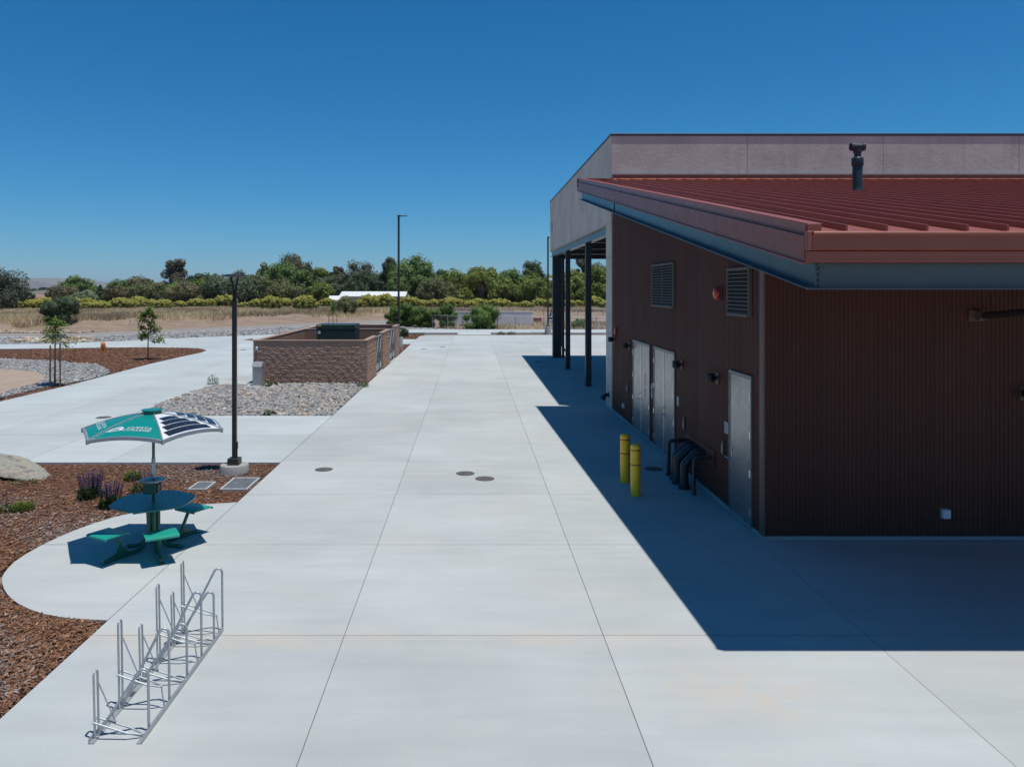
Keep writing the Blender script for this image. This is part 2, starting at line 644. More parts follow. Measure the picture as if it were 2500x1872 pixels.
mb = MB()
xs = [-9000, -3000, -1200, -500, -250] + list(np.arange(-160, 161, 4.0)) + [250, 500, 1200, 3000, 9000]
ys = [-300, -100, -40] + list(np.arange(-20, 60, 10.0)) + list(np.arange(60, 180, 2.5)) + [200, 240, 300, 400, 600, 1000, 2000, 4000, 9000, 16000]
for y in ys:
    for x in xs:
        w = .10 * math.sin(x * .21 + 1.3 * math.sin(y * .13)) * math.sin(y * .19) if 62 < y < 180 else 0
        mb.v.append((x, y, -.065 + (bank(x, y) + w * .6 * min(1, bank(x, y) * 2)) if y > 62 else -.065))
nx = len(xs)
for j in range(len(ys) - 1):
    for i in range(nx - 1):
        a = j * nx + i
        mb.f.append((a, a + 1, a + nx + 1, a + nx))
o = mk("ground", mb, M['dirt'], smooth=80)
tag(o, "bare tan dirt that runs out to the horizon", kind="structure")

# ---- plaza of broom-finished slabs
GAP = .0045
PX = [-4.46, -1.488, 1.553, 4.64, 10.6, 16.6, 24]
PY = [-8, -.3, 2.9, 5.93, 8.996, 12.19, 15.2, 18.14, 25.1, 33.4, 39.5, 48.4, 52.7, 60.2, 67.6]
mb = MB().box(-4.45, 23.9, -7.9, 67.5, -.020, -.006)
plaza = tag(mk("plaza", mb, M['joint']), "pale concrete plaza of large slabs between the planting and the building", kind="structure")
for j in range(len(PY) - 1):
    for i in range(len(PX) - 1):
        x0, x1, y0, y1 = PX[i] + .0032, PX[i + 1] - .0032, PY[j] + .0065, PY[j + 1] - .0065
        if i == 3 and y0 > 45: pass
        if i == 0 and j == len(PY) - 2:
            m = MB().prism([(x0, y0), (x1, y0), (x1, y1), (x0 + .9, y1), (x0 + .35, y1 - .5), (x0, y1 - 1.6)], -.05, 0)
        else:
            m = MB().cbox(x0, x1, y0, y1, -.05, 0, .003)
        mk("slab", m, M['concrete'], plaza)

mk("joint_sealant", MB().box(4.632, 4.648, -7.9, 12.18, -.006, -.0015).box(4.632, 4.648, 12.2, 25.9, -.006, -.0015), M['sealant'], plaza)
mk("joint_sealant", MB().box(-4.45, 4.631, 8.988, 9.004, -.006, -.0015), M['sealant'], plaza)

# ---- rounded pad under the picnic table
pad_px = [(581, 1225.8), (520, 1229), (452.5, 1233.7), (390, 1240.5), (326, 1251), (270, 1264), (221.5, 1279.6), (180, 1295), (142, 1311), (100, 1331), (63, 1352), (35, 1371),
          (19, 1387), (9, 1400), (5, 1412), (5.5, 1424), (10, 1437), (17, 1448.5), (30, 1462), (45, 1472.6), (70, 1485), (103.6, 1497), (140, 1504), (172.6, 1509), (262.4, 1513)]
pad_poly = [ground(*p) for p in pad_px]
pad_poly[0] = (-4.4645, pad_poly[0][1]); pad_poly[-1] = (-4.4645, pad_poly[-1][1])
mb = MB().prism([(-4.47, 11.9), (-6.4, 11.9), (-6.4, 12.5), (-4.47, 12.5)], -.020, -.006)
pad = tag(mk("table_pad", mb, M['joint']), "rounded concrete pad that carries the green picnic table", kind="structure")
for y0, y1 in ((0, 12.19 - .009), (12.19 + .009, 40)):
    mk("slab", MB().prism(clip(pad_poly, -20, 0, y0, y1), -.065, 0), M['concrete'], pad)

# ---- walkway on the left: a north-south walk, and the cross walk behind the island
isl_px = [(504.5, 855.5), (490, 861), (448, 869.5), (364, 889), (269, 914), (182, 937), (112, 953.6), (0, 980)]
isl_top = [(496, 852), (480, 850), (448, 849), (359, 847.6), (252, 848.5), (140, 850.5), (0, 851.5)]
isl_lo = [ground(*p) for p in isl_px]
isl_hi = [ground(*p) for p in isl_top]
rock_left = [ground(*p) for p in [(385, 1014.5), (374, 1003), (372, 995), (380, 988), (415, 976), (455, 960), (504.5, 945), (532, 939.6), (600, 937.8)]]
top_edge = [ground(*p) for p in [(690, 815.5), (620, 818), (560, 820.5), (420, 826), (280, 833), (140, 838.7), (0, 840)]]
ENX0, ENX1, ENY0, ENY1 = -9.39, -4.46, 33.0, 47.7           # block enclosure
walk_poly = ([(-17.05, 17.97), (-4.468, 17.97), (-4.468, 24.60)] + rock_left + [(ENX0 - .03, 33.0), (ENX0 - .03, 56.6), (-4.468, 56.6), (-4.468, 62.2), (ENX0 - .03, 62.2), (ENX0 - .03, 69.2)]
             + top_edge + [(-70, 56.5), (-70, 52.3)] + isl_hi[::-1] + isl_lo)
walk = tag(mk("walkway", MB().prism([(-17.0, 18.0), (-4.5, 18.0), (-4.5, 24.5), (-11.2, 24.5), (-11.2, 33), (-9.5, 33), (-9.5, 52), (-17, 50)], -.020, -.006), M['joint']),
           "concrete walkway left of the block enclosure", kind="structure")
WX = [-70, -45, -38, -31, -24, -17.04, -13.5, -10.58, -8.55, -4.4]
WY = [17.9, 21.4, 27.0, 36.95, 44.5, 52.0, 57.0, 63, 70]
for j in range(len(WY) - 1):
    for i in range(len(WX) - 1):
        q = clip(walk_poly, WX[i] + GAP, WX[i + 1] - GAP, WY[j] + .007, WY[j + 1] - .007)
        if len(q) > 2:
            mk("slab", MB().prism(q, -.055, 0), M['walk'], walk)

# grey settled slab by the pedestal
mk("slab", MB().prism([ground(*p) for p in [(545, 928), (617.5, 928), (617.5, 917), (575, 917)]], -.01, .004), M['curb'], walk)

# ---- raised kerb and sidewalk across the far end
mb = MB()
far_walk = tag(mk("sidewalk", MB().box(-9.3, 60, 69.05, 74.3, -.06, .04), M['joint']), "raised sidewalk across the far end of the plaza", kind="structure")
for k in range(14):
    mk("slab", MB().cbox(-9.35 + k * 5.0, -9.35 + (k + 1) * 5.0 - .012, 69.2, 74.4, .02, .16, .01), M['walk'], far_walk)
for k in range(22):
    if k == 1: continue
    x0 = -4.2 + k * 3.0
    mk("kerb", MB().cbox(x0, x0 + 2.99, 69.02, 69.19, -.06, .155, .02), M['curb'], far_walk)
mk("kerb_ramp", MB().extr([(-1.2, 68.4, .0), (-1.2, 69.19, .0), (-1.2, 69.19, .15)], (2.97, 0, 0)), M['walk'], far_walk)
gut = mk("gutter_strip", MB().box(-4.2, 60, 67.62, 69.0, -.06, -.012), M['dirt'], far_walk)

# ---- asphalt road and its pale edge on the left
road_lo = [ground(*p) for p in [(-300, 831), (0, 822.5), (140, 822), (300, 817.5), (620, 803), (768, 795.5), (950, 790.5), (1010, 789)]]
road_hi = [ground(*p) for p in [(1010, 781), (950, 781), (800, 787), (620, 794), (560, 797), (300, 809), (0, 813), (-300, 816)]]
tag(mk("road", MB().prism(road_lo + road_hi, -.06, -.03), M['asphalt']), "worn grey service road behind the walkway", kind="structure")
edge = [(x - .15, y - 1.1) for x, y in road_lo]
tag(mk("road_edge", MB().prism([(x, y - .02) for x, y in road_lo] + edge[::-1], -.06, .02), M['curb']), "pale concrete edge along the service road", kind="structure")

# ---- planting strips by the far corner of the plaza
for y0, y1 in ((48.0, 56.58), (62.22, 69.0)):
    tag(mk("planting_bed", MB().box(ENX0, -4.47, y0, y1, -.06, -.012), M['bed']), kind="structure")
tag(mk("planting_bed", MB().prism([ground(*p) for p in [(594, 829.5), (617, 826.5), (617, 831.5)]], -.02, .006), M['bed']), kind="structure")

# ---- island bed, its grey rock border and the dirt inside it
isl_poly = isl_lo + [(-45, 27.7), (-45, 52.3)] + isl_hi[::-1]
isl_poly = [(x, y) for x, y in isl_poly]
tag(mk("island_bed", MB().prism(isl_poly, -.062, -.02), M['bed']), "bark covered island bed between the walks", kind="structure")
rk_px = [(-150, 872), (0, 876.5), (112, 880.7), (196, 887.7), (238, 892), (260.6, 900), (267.6, 909), (258, 915.5), (196, 931), (98, 948), (0, 972), (-150, 1008)]
rk_poly = [ground(*p) for p in rk_px]
tag(mk("island_rock_bed", MB().prism(rk_poly, -.055, -.012), M['rockbase']), "grey cobble border inside the island bed", kind="structure")
dt_px = [(-150, 896), (0, 901.7), (92.5, 910), (112, 920), (98, 934), (28, 953.6), (0, 963.4), (-150, 998)]
dt_poly = [ground(*p) for p in dt_px]
tag(mk("dirt_patch", MB().prism(dt_poly, -.05, .045), M['sand']), "bare pale dirt ringed by the grey cobbles", kind="structure")

# ---- near planting bed (left of the plaza) with a gently uneven surface
mb = MB()
bx = np.linspace(-22, -4.475, 60); by = np.linspace(-2, 17.955, 68)
def bed_z(x, y):
    m = min(1, (-4.475 - x) / .5, (17.955 - y) / .5)
    return -.045 + max(m, 0) * (.02 + .03 * math.sin(x * 1.7 + .5) * math.sin(y * 1.3))
for y in by:
    for x in bx:
        ins = inside(np.array([[x, y]]), pad_poly)[0]
        mb.v.append((x, y, -.2 if ins else bed_z(x, y)))
n = len(bx)
for j in range(len(by) - 1):
    for i in range(n - 1):
        a = j * n + i
        mb.f.append((a, a + 1, a + n + 1, a + n))
tag(mk("planting_bed", mb, M['bed'], smooth=80), "bark mulched bed along the left of the plaza", kind="structure")

# ---- river rock bed in front of the enclosure
rock_poly = [(-4.475, 24.62)] + [(x + .01, y) for x, y in rock_left] + [(ENX0, 32.99), (-4.475, 32.99)]
rock_bed = tag(mk("rock_bed", MB().prism(rock_poly, -.064, -.03), M['rockbase']), "river rock bed in front of the block enclosure", kind="structure")


# ================================================================== LOOSE COVER
def chips(name, P, z, lo, hi, mat, tilt=.55, seed=1, asp=.34):
    r = np.random.RandomState(seed)
    n = len(P)
    L = r.uniform(lo, hi, n) * np.exp(r.normal(0, .25, n)); W = L * r.uniform(asp * .6, asp * 1.4, n)
    a = r.uniform(0, np.pi * 2, n)
    d = np.stack([np.cos(a), np.sin(a), r.normal(0, tilt * .4, n)], 1); d /= np.linalg.norm(d, axis=1)[:, None]
    up = np.stack([r.normal(0, tilt, n), r.normal(0, tilt, n), np.ones(n)], 1)
    w = np.cross(up, d); w /= np.linalg.norm(w, axis=1)[:, None]
    nn = np.cross(d, w)
    c = np.stack([P[:, 0], P[:, 1], z + r.uniform(.0, .03, n) + L * .08], 1)
    d = d * (L / 2)[:, None]; w = w * (W / 2)[:, None]; h = nn * (W * .30)[:, None]
    # a flake: six corners, slightly arched, with a thick middle
    V = np.stack([c - d - w * .5, c - d * .2 - w, c + d - w * .35, c + d + w * .45, c + d * .1 + w, c - d + w * .4, c + h], 1).reshape(-1, 3)
    b = (np.arange(n) * 7)[:, None]
    F = np.concatenate([b + np.array([[k, (k + 1) % 6, 6]]) for k in range(6)], 0)
    tone = np.repeat(np.clip(r.beta(2.0, 2.6, n), 0, 1), 7)
    return np_obj(name, V, F, mat, tone)


r = np.random.RandomState(3)
# near bed: only where the picture, or a step to the side, can see it
N = 84000
yy = 6.0 + 11.9 * r.beta(1.0, 1.15, N); xx = -4.5 - r.uniform(0, 1, N) * (yy * .72 - 3.6)
P = np.stack([xx, yy], 1)
P = P[~inside(P, [(x - .03 if x < -4.5 else x, y) for x, y in pad_poly])]
zb = np.array([bed_z(x, y) for x, y in P])
g = (np.sin(P[:, 0] * 1.1 + 2) + np.sin(P[:, 1] * 1.4 - .6 + P[:, 0] * .5) + r.normal(0, .5, len(P))) > 1.15
g |= r.uniform(0, 1, len(P)) < .6 * np.exp(-((P[:, 1] - 13.8) / 1.3) ** 2) / (1 + np.exp((P[:, 0] + 7.8) * 3))
tag(chips("bark_mulch", P[~g], zb[~g], .022, .064, M['chip'], seed=5), "red brown bark mulch over the near planting bed", "bark mulch", kind="stuff")
tag(chips("bark_mulch", P[g], zb[g], .022, .068, M['chipgrey'], seed=6), "weathered grey bark mulch in the near planting bed", "bark mulch", kind="stuff")
N = 26000
P = np.stack([r.uniform(-30, -16.9, N), r.uniform(27.5, 53.9, N)], 1)
P = P[inside(P, isl_poly) & ~inside(P, rk_poly) & (P[:, 0] > -.7 * P[:, 1])]
tag(chips("bark_mulch", P, np.full(len(P), -.02), .05, .12, M['chip'], seed=8), "red brown bark mulch on the island bed", "bark mulch", kind="stuff")
P = np.concatenate([np.stack([r.uniform(ENX0 + 2, -4.5, 2600), r.uniform(48.1, 56.5, 2600)], 1), np.stack([r.uniform(ENX0 + 2, -4.5, 2600), r.uniform(62.3, 68.9, 2600)], 1)])
tag(chips("bark_mulch", P, np.full(len(P), -.012), .06, .14, M['chip'], seed=9), "red brown bark mulch at the far corner of the plaza", "bark mulch", kind="stuff")


def ico(sub):
    bm = bmesh.new()
    bmesh.ops.create_icosphere(bm, subdivisions=sub, radius=1)
    V = np.array([v.co[:] for v in bm.verts]); F = np.array([[v.index for v in f.verts] for f in bm.faces])
    bm.free()
    return V, F


ICO1, ICO2 = ico(1), ico(2)


def stone_set(P, z, lo, hi, base, seed, flat=.62):
    r = np.random.RandomState(seed)
    V0, F0 = base
    protos = []
    for k in range(8):
        q = V0 * (1 + .16 * np.sin(V0 @ r.normal(0, 2.2, (3, 3)) + r.uniform(0, 6, 3)).mean(1))[:, None]
        protos.append(q)
    n = len(P)
    s = r.uniform(lo, hi, n) * np.exp(r.normal(0, .22, n))
    ax = np.stack([s * r.uniform(.85, 1.35, n), s * r.uniform(.65, 1.0, n), s * r.uniform(flat * .75, flat * 1.15, n)], 1)
    a = r.uniform(0, 2 * np.pi, n); tl = r.normal(0, .3, n)
    Vs = np.array([protos[k] for k in r.randint(0, 8, n)]) * ax[:, None, :]
    ct, st = np.cos(tl)[:, None], np.sin(tl)[:, None]
    x, zz = Vs[:, :, 0] * ct - Vs[:, :, 2] * st, Vs[:, :, 0] * st + Vs[:, :, 2] * ct
    ca, sa = np.cos(a)[:, None], np.sin(a)[:, None]
    y = Vs[:, :, 1]
    Vw = np.stack([x * ca - y * sa + P[:, 0:1], x * sa + y * ca + P[:, 1:2], zz + (z + ax[:, 2] * r.uniform(.35, .9, n))[:, None]], 2)
    m = len(V0)
    F = (F0[None] + (np.arange(n) * m)[:, None, None]).reshape(-1, F0.shape[1])
    tone = r.uniform(0, 1, n)
    return Vw, F, tone, m


def stones(name, P, z, lo, hi, mat, base=ICO1, seed=1, **kw):
    V, F, t, m = stone_set(P, z, lo, hi, base, seed, **kw)
    return np_obj(name, V.reshape(-1, 3), F, mat, np.repeat(t, m), smooth=True)


# river rock bed: the 300 largest-showing (front) stones are single parts, the rest one mass
def jit_grid(x0, x1, y0, y1, d, seed):
    r = np.random.RandomState(seed)
    X, Y = np.meshgrid(np.arange(x0, x1, d), np.arange(y0, y1, d))
    P = np.stack([X.ravel(), Y.ravel()], 1)
    return P + r.uniform(-.45, .45, P.shape) * d


P = jit_grid(-11.2, -4.4, 24.6, 33.0, .076, 4)
P = P[inside(P, rock_poly)]
P = P[(P[:, 0] < -4.52) & (P[:, 1] > 24.67) & ~((P[:, 0] > -9.3) & (P[:, 0] < -8.6) & (P[:, 1] > 31.8))]
order = np.argsort(P[:, 1])
near, rest = P[order[:300]], P[order[300:]]
V, F, tn, m = stone_set(near, -.03, .036, .068, ICO2, 21)
F0 = ICO2[1]
for k in range(300):
    c = V[k].mean(0)
    so = np_obj("stone", V[k] - c, F0, M['stone'], np.full(m, tn[k]), rock_bed, tuple(c), True)
o = stones("river_stones", rest, -.03, .034, .066, M['stone'], ICO2, 22)
o.parent = rock_bed
tag(o, kind="stuff")

P = jit_grid(-30, -16.5, 27.5, 46.5, .098, 5)
P = P[inside(P, rk_poly) & ~inside(P, dt_poly) & (P[:, 0] > -.69 * P[:, 1])]
tag(stones("grey_cobbles", P, -.012, .04, .078, M['stonegrey'], ICO1, 23), "grey cobbles bordering the dirt patch in the island", "cobbles", kind="stuff")

# rock strip between the cross walk and the road, and beside the far sidewalk
strip = top_edge + [(x, y - 1.15) for x, y in road_lo[1:-2]]
P = jit_grid(-40, -8, 55, 92, .19, 6)
P = P[inside(P, strip) & (P[:, 0] > -.69 * P[:, 1])]
tag(stones("grey_cobbles", P, -.06, .075, .135, M['stonegrey'], ICO1, 24), "grey cobble strip between the cross walk and the service road", "cobbles", kind="stuff")
P = jit_grid(-9.2, -.6, 74.5, 82.5, .24, 7)
P = P[(P[:, 1] < 82 - .9 * (P[:, 0] + 9.2))]
tag(stones("grey_cobbles", P, -.06, .11, .2, M['stonegrey'], ICO1, 25), "grey cobbles in front of the wire fence beyond the sidewalk", "cobbles", kind="stuff")
P = jit_grid(-36.5, -29.5, 57.5, 63.5, .3, 8)
P = P[inside(P, strip) & (np.hypot((P[:, 0] + 32.6) / 3.2, (P[:, 1] - 60) / 2.2) < 1)]
tag(stones("tan_riprap", P, -.03, .14, .26, M['riprap'], ICO1, 26), "tan riprap stones round the drain headwall", "riprap", kind="stuff")
P = np.stack([r.uniform(-48, -31, 500), r.uniform(71, 73.2, 500)], 1)
tag(stones("tan_riprap", P[P[:, 0] < -36], -.03, .08, .16, M['riprap'], ICO1, 27), "line of tan stones along the far side of the road", "riprap", kind="stuff")


# dry grass: standing stalks in tufts on the bank and along the fences
def stalks(name, P, zf, lo, hi, w, seed, mat=None, lean=.25, hmul=None):
    r = np.random.RandomState(seed)
    n = len(P)
    z0 = np.array([zf(x, y) for x, y in P])
    h = r.uniform(lo, hi, n)
    if hmul is not None: h = h * hmul
    a = r.uniform(0, np.pi, n)
    ww = w * r.uniform(.5, 1.5, n)
    dx, dy = np.cos(a) * ww / 2, np.sin(a) * ww / 2
    lx, ly = r.normal(0, lean, n) * h, r.normal(0, lean, n) * h
    V = np.stack([np.stack([P[:, 0] - dx, P[:, 1] - dy, z0 - .05], 1), np.stack([P[:, 0] + dx, P[:, 1] + dy, z0 - .05], 1), np.stack([P[:, 0] + lx, P[:, 1] + ly, z0 + h], 1)], 1).reshape(-1, 3)
    F = np.arange(n * 3).reshape(-1, 3)
    patch = .5 + .28 * np.sin(P[:, 0] * .33 + 1.2 * np.sin(P[:, 1] * .21)) + r.normal(0, .2, n)
    return np_obj(name, V, F, mat or M['straw'], np.repeat(np.clip(patch, 0, 1), 3))


def gz(x, y): return -.06 + bank(x, y)


r = np.random.RandomState(12)
N = 190000
yy = 76 + 86 * r.beta(1.0, 1.5, N); xx = r.uniform(-1, 1, N) * yy * .66
foot = np.maximum(110 + .886 * np.minimum(xx + 10.8, 0), 60) + 2.4 * np.sin(xx * .45) + 1.5 * np.sin(xx * 1.3)
clump = np.sin(xx * 1.7 + 2 * np.sin(yy * .8)) + np.sin(yy * 1.1 + 1.5 * np.sin(xx * .6)) + r.normal(0, .8, N)
k = (yy > foot) & (xx < 6) & (clump > -.9)
k |= (xx >= 6) & (yy > 113) & (r.uniform(0, 1, N) < .8)
P = np.stack([xx, yy], 1)[k]
hmul = np.where(P[:, 1] > foot[k] + 16, .55, 1.0) * (.75 + .35 * np.clip(clump[k] * .5, -1, 1.2))
tag(stalks("dry_grass", P, gz, .30, .85, .10, 31, lean=.35, hmul=hmul), "tall dry straw coloured grass on the bank", "dry grass", kind="stuff")
N = 16000
yy = r.uniform(75.3, 112, N); xx = r.uniform(-3, 28, N)
k = (np.sin(xx * .8 + yy * .3) + np.sin(yy * .9)) + r.normal(0, .7, N) > .3
k |= (yy < 78.5) & (r.uniform(0, 1, N) < .9)
k &= (yy < 95)
P = np.stack([xx, yy], 1)[k]
tag(stalks("dry_grass", P, gz, .15, .55, .09, 32, lean=.4), "dry grass and weeds between the two wire fences", "dry grass", kind="stuff")
N = 5000
yy = r.uniform(70, 110, N); xx = r.uniform(-60, -8, N)
foot = 112 + .886 * np.minimum(xx + 10.8, 0)
k = (yy < foot) & (yy > foot - 5) & (np.sin(xx * 1.9) * np.sin(yy * 1.1) > .45)
P = np.stack([xx, yy], 1)[k]
tag(stalks("dry_grass", P, gz, .12, .35, .16, 33), "sparse dry tufts on the bare dirt below the bank", "dry grass", kind="stuff")

# ---- far hills
def ridge(name, x0, x1, Y, prof, depth, mat, seed, label):
    r = np.random.RandomState(seed)
    n = 90
    mb = MB()
    rows = 9
    ph = r.uniform(0, 6, 8)
    for j in range(rows):
        t = j / (rows - 1)
        for i in range(n):
            u = i / (n - 1)
            x = x0 + (x1 - x0) * u
            h = prof(u) * (1 + .10 * math.sin(u * 23 + ph[0]) + .06 * math.sin(u * 57 + ph[1]) + .03 * math.sin(u * 120 + ph[2]))
            s = math.sin(t * math.pi / 2)
            w = 1 + .35 * math.sin(u * 40 + t * 3 + ph[3]) * (1 - t) * t * 2
            mb.v.append((x, Y + depth * t, -12 + (h + 12) * s * w))
    for j in range(rows - 1):
        for i in range(n - 1):
            a = j * n + i
            mb.f.append((a, a + 1, a + n + 1, a + n))
    tag(mk(name, mb, mat, smooth=85), label, kind="structure")


ridge("hill", -3300, -900, 3300, lambda u: 2 + 64 * math.exp(-((u - .02) / .34) ** 2) + 34 * math.exp(-((u - .78) / .15) ** 2), 1500, M['hill'], 2, "dry brown hill on the left skyline")
ridge("hill", -2300, 1300, 5400, lambda u: 44 + 26 * math.exp(-((u - .35) / .12) ** 2) + 12 * math.sin(u * 9), 1200, M['mount'], 3, "dark wooded hill behind the dry hill")
ridge("mountain_ridge", -5200, 4200, 7000, lambda u: 88 + 24 * math.sin(u * 13 + 1) * math.sin(u * 5) + 12 * math.sin(u * 31), 1200, M['mount'], 4, "far blue mountain ridge on the horizon")
ridge("field_rise", -420, -190, 420, lambda u: 2.6 * math.sin(u * math.pi), 90, M['hill'], 5, "low tan field rise between the trees on the left")

# ================================================================== BUILDING
WXL, WYF, WYB = 4.775, 12.47, 25.86          # left wall plane, front wall plane, back end of the brown wing
EX, EYF = 3.60, 8.25                          # left and front eave
SL = (7.72 - 4.68) / (25.87 - 8.25)
def roof_z(y): return 4.68 + SL * (y - EYF)
XR = 22.0

bld = tag(empty("college_building", (WXL, WYF, 0)), "long brown ribbed metal building with a red seamed roof and taller stucco block behind", "building")

# ribbed cladding panels: each a part
PITCH = .0676
def rib_profile(w):
    n = max(1, round(w / PITCH)); p = w / n
    pts = []
    for i in range(n):
        a = i * p
        pts += [(a, 0.0), (a + p * .30, 0.0), (a + p * .42, .012), (a + p * .88, .012)]
    pts.append((w, 0.0))
    return pts


def side_panel(y0, w, z0, z1a, z1b):
    """left wall panel: outer face towards -X"""
    pr = rib_profile(w - .012)
    mb = MB()
    for (u, d) in pr:
        t = u / w
        mb.v += [(WXL - d, y0 + .006 + u, z0), (WXL - d, y0 + .006 + u, z1a + (z1b - z1a) * t)]
    for i in range(len(pr) - 1):
        a = 2 * i
        mb.f.append((a, a + 1, a + 3, a + 2))
    return mb


nP = 15
pw = (WYB - WYF - .30) / nP
for k in range(nP):
    y0 = WYF + .16 + k * pw
    mk("cladding_panel", side_panel(y0, pw, .055, roof_z(y0) - .16, roof_z(y0 + pw) - .16), M['cladding'], bld, smooth=20)
fw = .914
pr = rib_profile(fw - .012)
first = None
zt = roof_z(WYF) - .14
for k in range(19):
    x0 = WXL + .006 + k * fw
    if first is None:
        mb = MB()
        for (u, d) in pr:
            mb.v += [(x0 + .006 + u, WYF - d, .055), (x0 + .006 + u, WYF - d, zt)]
        for i in range(len(pr) - 1):
            a = 2 * i
            mb.f.append((a, a + 2, a + 3, a + 1))
        first = mk("cladding_panel", mb, M['cladding'], bld, smooth=20)
    else:
        share(first, bld, (k * fw, 0, 0))
mk("wall_core", MB().box(WXL + .012, XR, WYF + .012, WYB, .0, zt - .05).box(WXL + .012, WXL + .3, WYF + 1.0, WYB, zt - .06, roof_z(WYF + 1) - .2), M['joint'], bld)
mk("corner_trim", MB().cbox(WXL - .022, WXL + .012, WYF - .012, WYF + .16, .05, zt, .004), M['trim'], bld)
mk("end_trim", MB().cbox(WXL - .018, WXL + .02, WYB - .14, WYB - .002, .05, 6.35, .004), M['trim'], bld)
mk("foundation", MB().cbox(WXL - .035, WXL + .01, WYF - .035, WYB, -.02, .045, .006).cbox(WXL + .012, XR, WYF - .036, WYF + .01, -.02, .046, .006), M['footing'], bld)


# doors on the left wall (front face towards -X)
def door(yA, yB, leaves, zt_, handle, label):
    """frame flush with the cladding, leaves set back in it"""
    fr = MB()
    x0, x1 = WXL - .048, WXL - .013
    fr.cbox(x0, x1, yA, yA + .05, .03, zt_, .003).cbox(x0, x1, yB - .05, yB, .03, zt_, .003).cbox(x0, x1, yA + .05, yB - .05, zt_ - .055, zt_, .003)
    d = mk("door", fr, M['frame'], bld)
    d["label"] = label
    yi0, yi1 = yA + .053, yB - .053
    w = (yi1 - yi0) / leaves
    for k in range(leaves):
        a, b = yi0 + k * w + .003, yi0 + (k + 1) * w - .003
        mk("leaf", MB().cbox(x0 + .012, x1 - .004, a, b, .055, zt_ - .06, .003), M['door'], d)
    mk("threshold", MB().box(x0 - .03, x1, yA + .02, yB - .02, .028, .05), M['galv'], d)
    hs = [yB - .062] if leaves == 1 else [yA + .05, yB - .05]
    if leaves == 1: hs = [yA + .05]
    for y in hs:
        for z in (.28, .93, 1.58, 2.23):
            mk("hinge", MB().tube([(x0 - .006, y, z - .065), (x0 - .006, y, z + .065)], .011, 8).box(x0 - .004, x0 + .012, y - .022, y + .022, z - .06, z + .06), M['chrome'], d, smooth=40)
    hy = handle
    h = MB().cbox(x0 - .004, x0 + .012, hy - .03, hy + .03, .93, 1.22, .003)
    h.tube(bend([(x0, hy, 1.0), (x0 - .07, hy, 1.0), (x0 - .07, hy + .13, 1.0)], .03), .011, 8)
    h.tube([(x0 + .004, hy, 1.16), (x0 - .02, hy, 1.16)], .018, 10)
    mk("handle", h, M['chrome'], d, smooth=40)
    if leaves == 2:
        mk("astragal", MB().cbox(x0 + .002, x0 + .014, yi0 + w - .025, yi0 + w + .025, .06, zt_ - .07, .003), M['chrome'], d)
        mk("latch_strip", MB().cbox(x0 - .004, x0 + .004, yi0 + w - .012, yi0 + w + .012, .06, .28, .002), M['chrome'], d)
    return d


door(20.3, 22.42, 2, 2.59, 21.42, "double steel door farther along the wall with two red notices")
door(17.82, 19.86, 2, 2.59, 18.76, "double steel door between the bollards and the far door")
door(12.93, 14.06, 1, 2.59, 13.90, "single steel door nearest the building corner")


def louvre(yA, yB, zA, zB, n, label, mull=False):
    x0, x1 = WXL - .075, WXL - .013
    f = MB()
    f.cbox(x0, x1, yA, yA + .045, zA, zB, .003).cbox(x0, x1, yB - .045, yB, zA, zB, .003)
    f.cbox(x0, x1, yA + .045, yB - .045, zB - .05, zB, .003).cbox(x0 - .02, x1, yA + .045, yB - .045, zA, zA + .05, .003)
    if mull: f.cbox(x0 + .004, x1, (yA + yB) / 2 - .016, (yA + yB) / 2 + .016, zA + .05, zB - .05, .002)
    o = mk("louvre", f, M['louvre'], bld)
    o["label"] = label
    mk("screen", MB().box(x1 - .006, x1 - .002, yA + .04, yB - .04, zA + .04, zB - .04), M['void'], o)
    st = (zB - zA - .1) / n
    pro = None
    for k in range(n):
        z = zA + .05 + k * st
        q = [(x0 + .004, yA + .046, z + .0), (x0 + .004, yA + .046, z + .016), (x1 - .008, yA + .046, z + st * .70), (x1 - .008, yA + .046, z + st * .70 - .012), (x0 + .012, yA + .046, z)]
        if pro is None: pro = mk("slat", MB().extr(q[::-1], (0, yB - yA - .092, 0)), M['louvre'], o, fix=True)
        else: share(pro, o, (0, 0, k * st))


louvre(17.85, 19.95, 3.61, 4.69, 15, "wide louvre with a centre mullion above the double doors", True)
louvre(12.97, 14.10, 3.58, 4.44, 11, "narrow louvre above the single door")

# ---- red roof
deck = MB()
zb = .26
deck.extr([(EX + .10, EYF + .05, roof_z(EYF + .05) - .03), (EX + .10, WYB, roof_z(WYB) - .03), (EX + .10, WYB, roof_z(WYB) - zb), (EX + .10, EYF + .05, roof_z(EYF + .05) - zb)], (XR - EX, 0, 0))
roof = mk("roof", deck, M['fascia'], bld, fix=True)
RP, ROOF0 = .436, 3.62
pan = MB()
y0, y1 = EYF + .02, WYB - .10
def rp(x, y, dz): return (x, y, roof_z(y) + dz)
sec = [(ROOF0 - .012, .072), (ROOF0 + .012, .072), (ROOF0 + .012, .0), (ROOF0 + RP * .33, .0), (ROOF0 + RP * .36, .004), (ROOF0 + RP * .40, .0), (ROOF0 + RP * .64, .0), (ROOF0 + RP * .67, .004), (ROOF0 + RP * .71, .0), (ROOF0 + RP - .0125, .0)]
ns = 6
for j in range(ns + 1):
    y = y0 + (y1 - y0) * j / ns
    for (x, dz) in sec: pan.v.append(rp(x, y, dz))
m = len(sec)
for j in range(ns):
    for i in range(m - 1):
        a = j * m + i
        pan.f.append((a, a + 1, a + m + 1, a + m))
a0 = len(pan.v)
for y in (y0, y1):
    pan.v += [rp(ROOF0 - .012, y, .0)]
pan.f.append((a0, 0, ns * m, a0 + 1)[::-1])
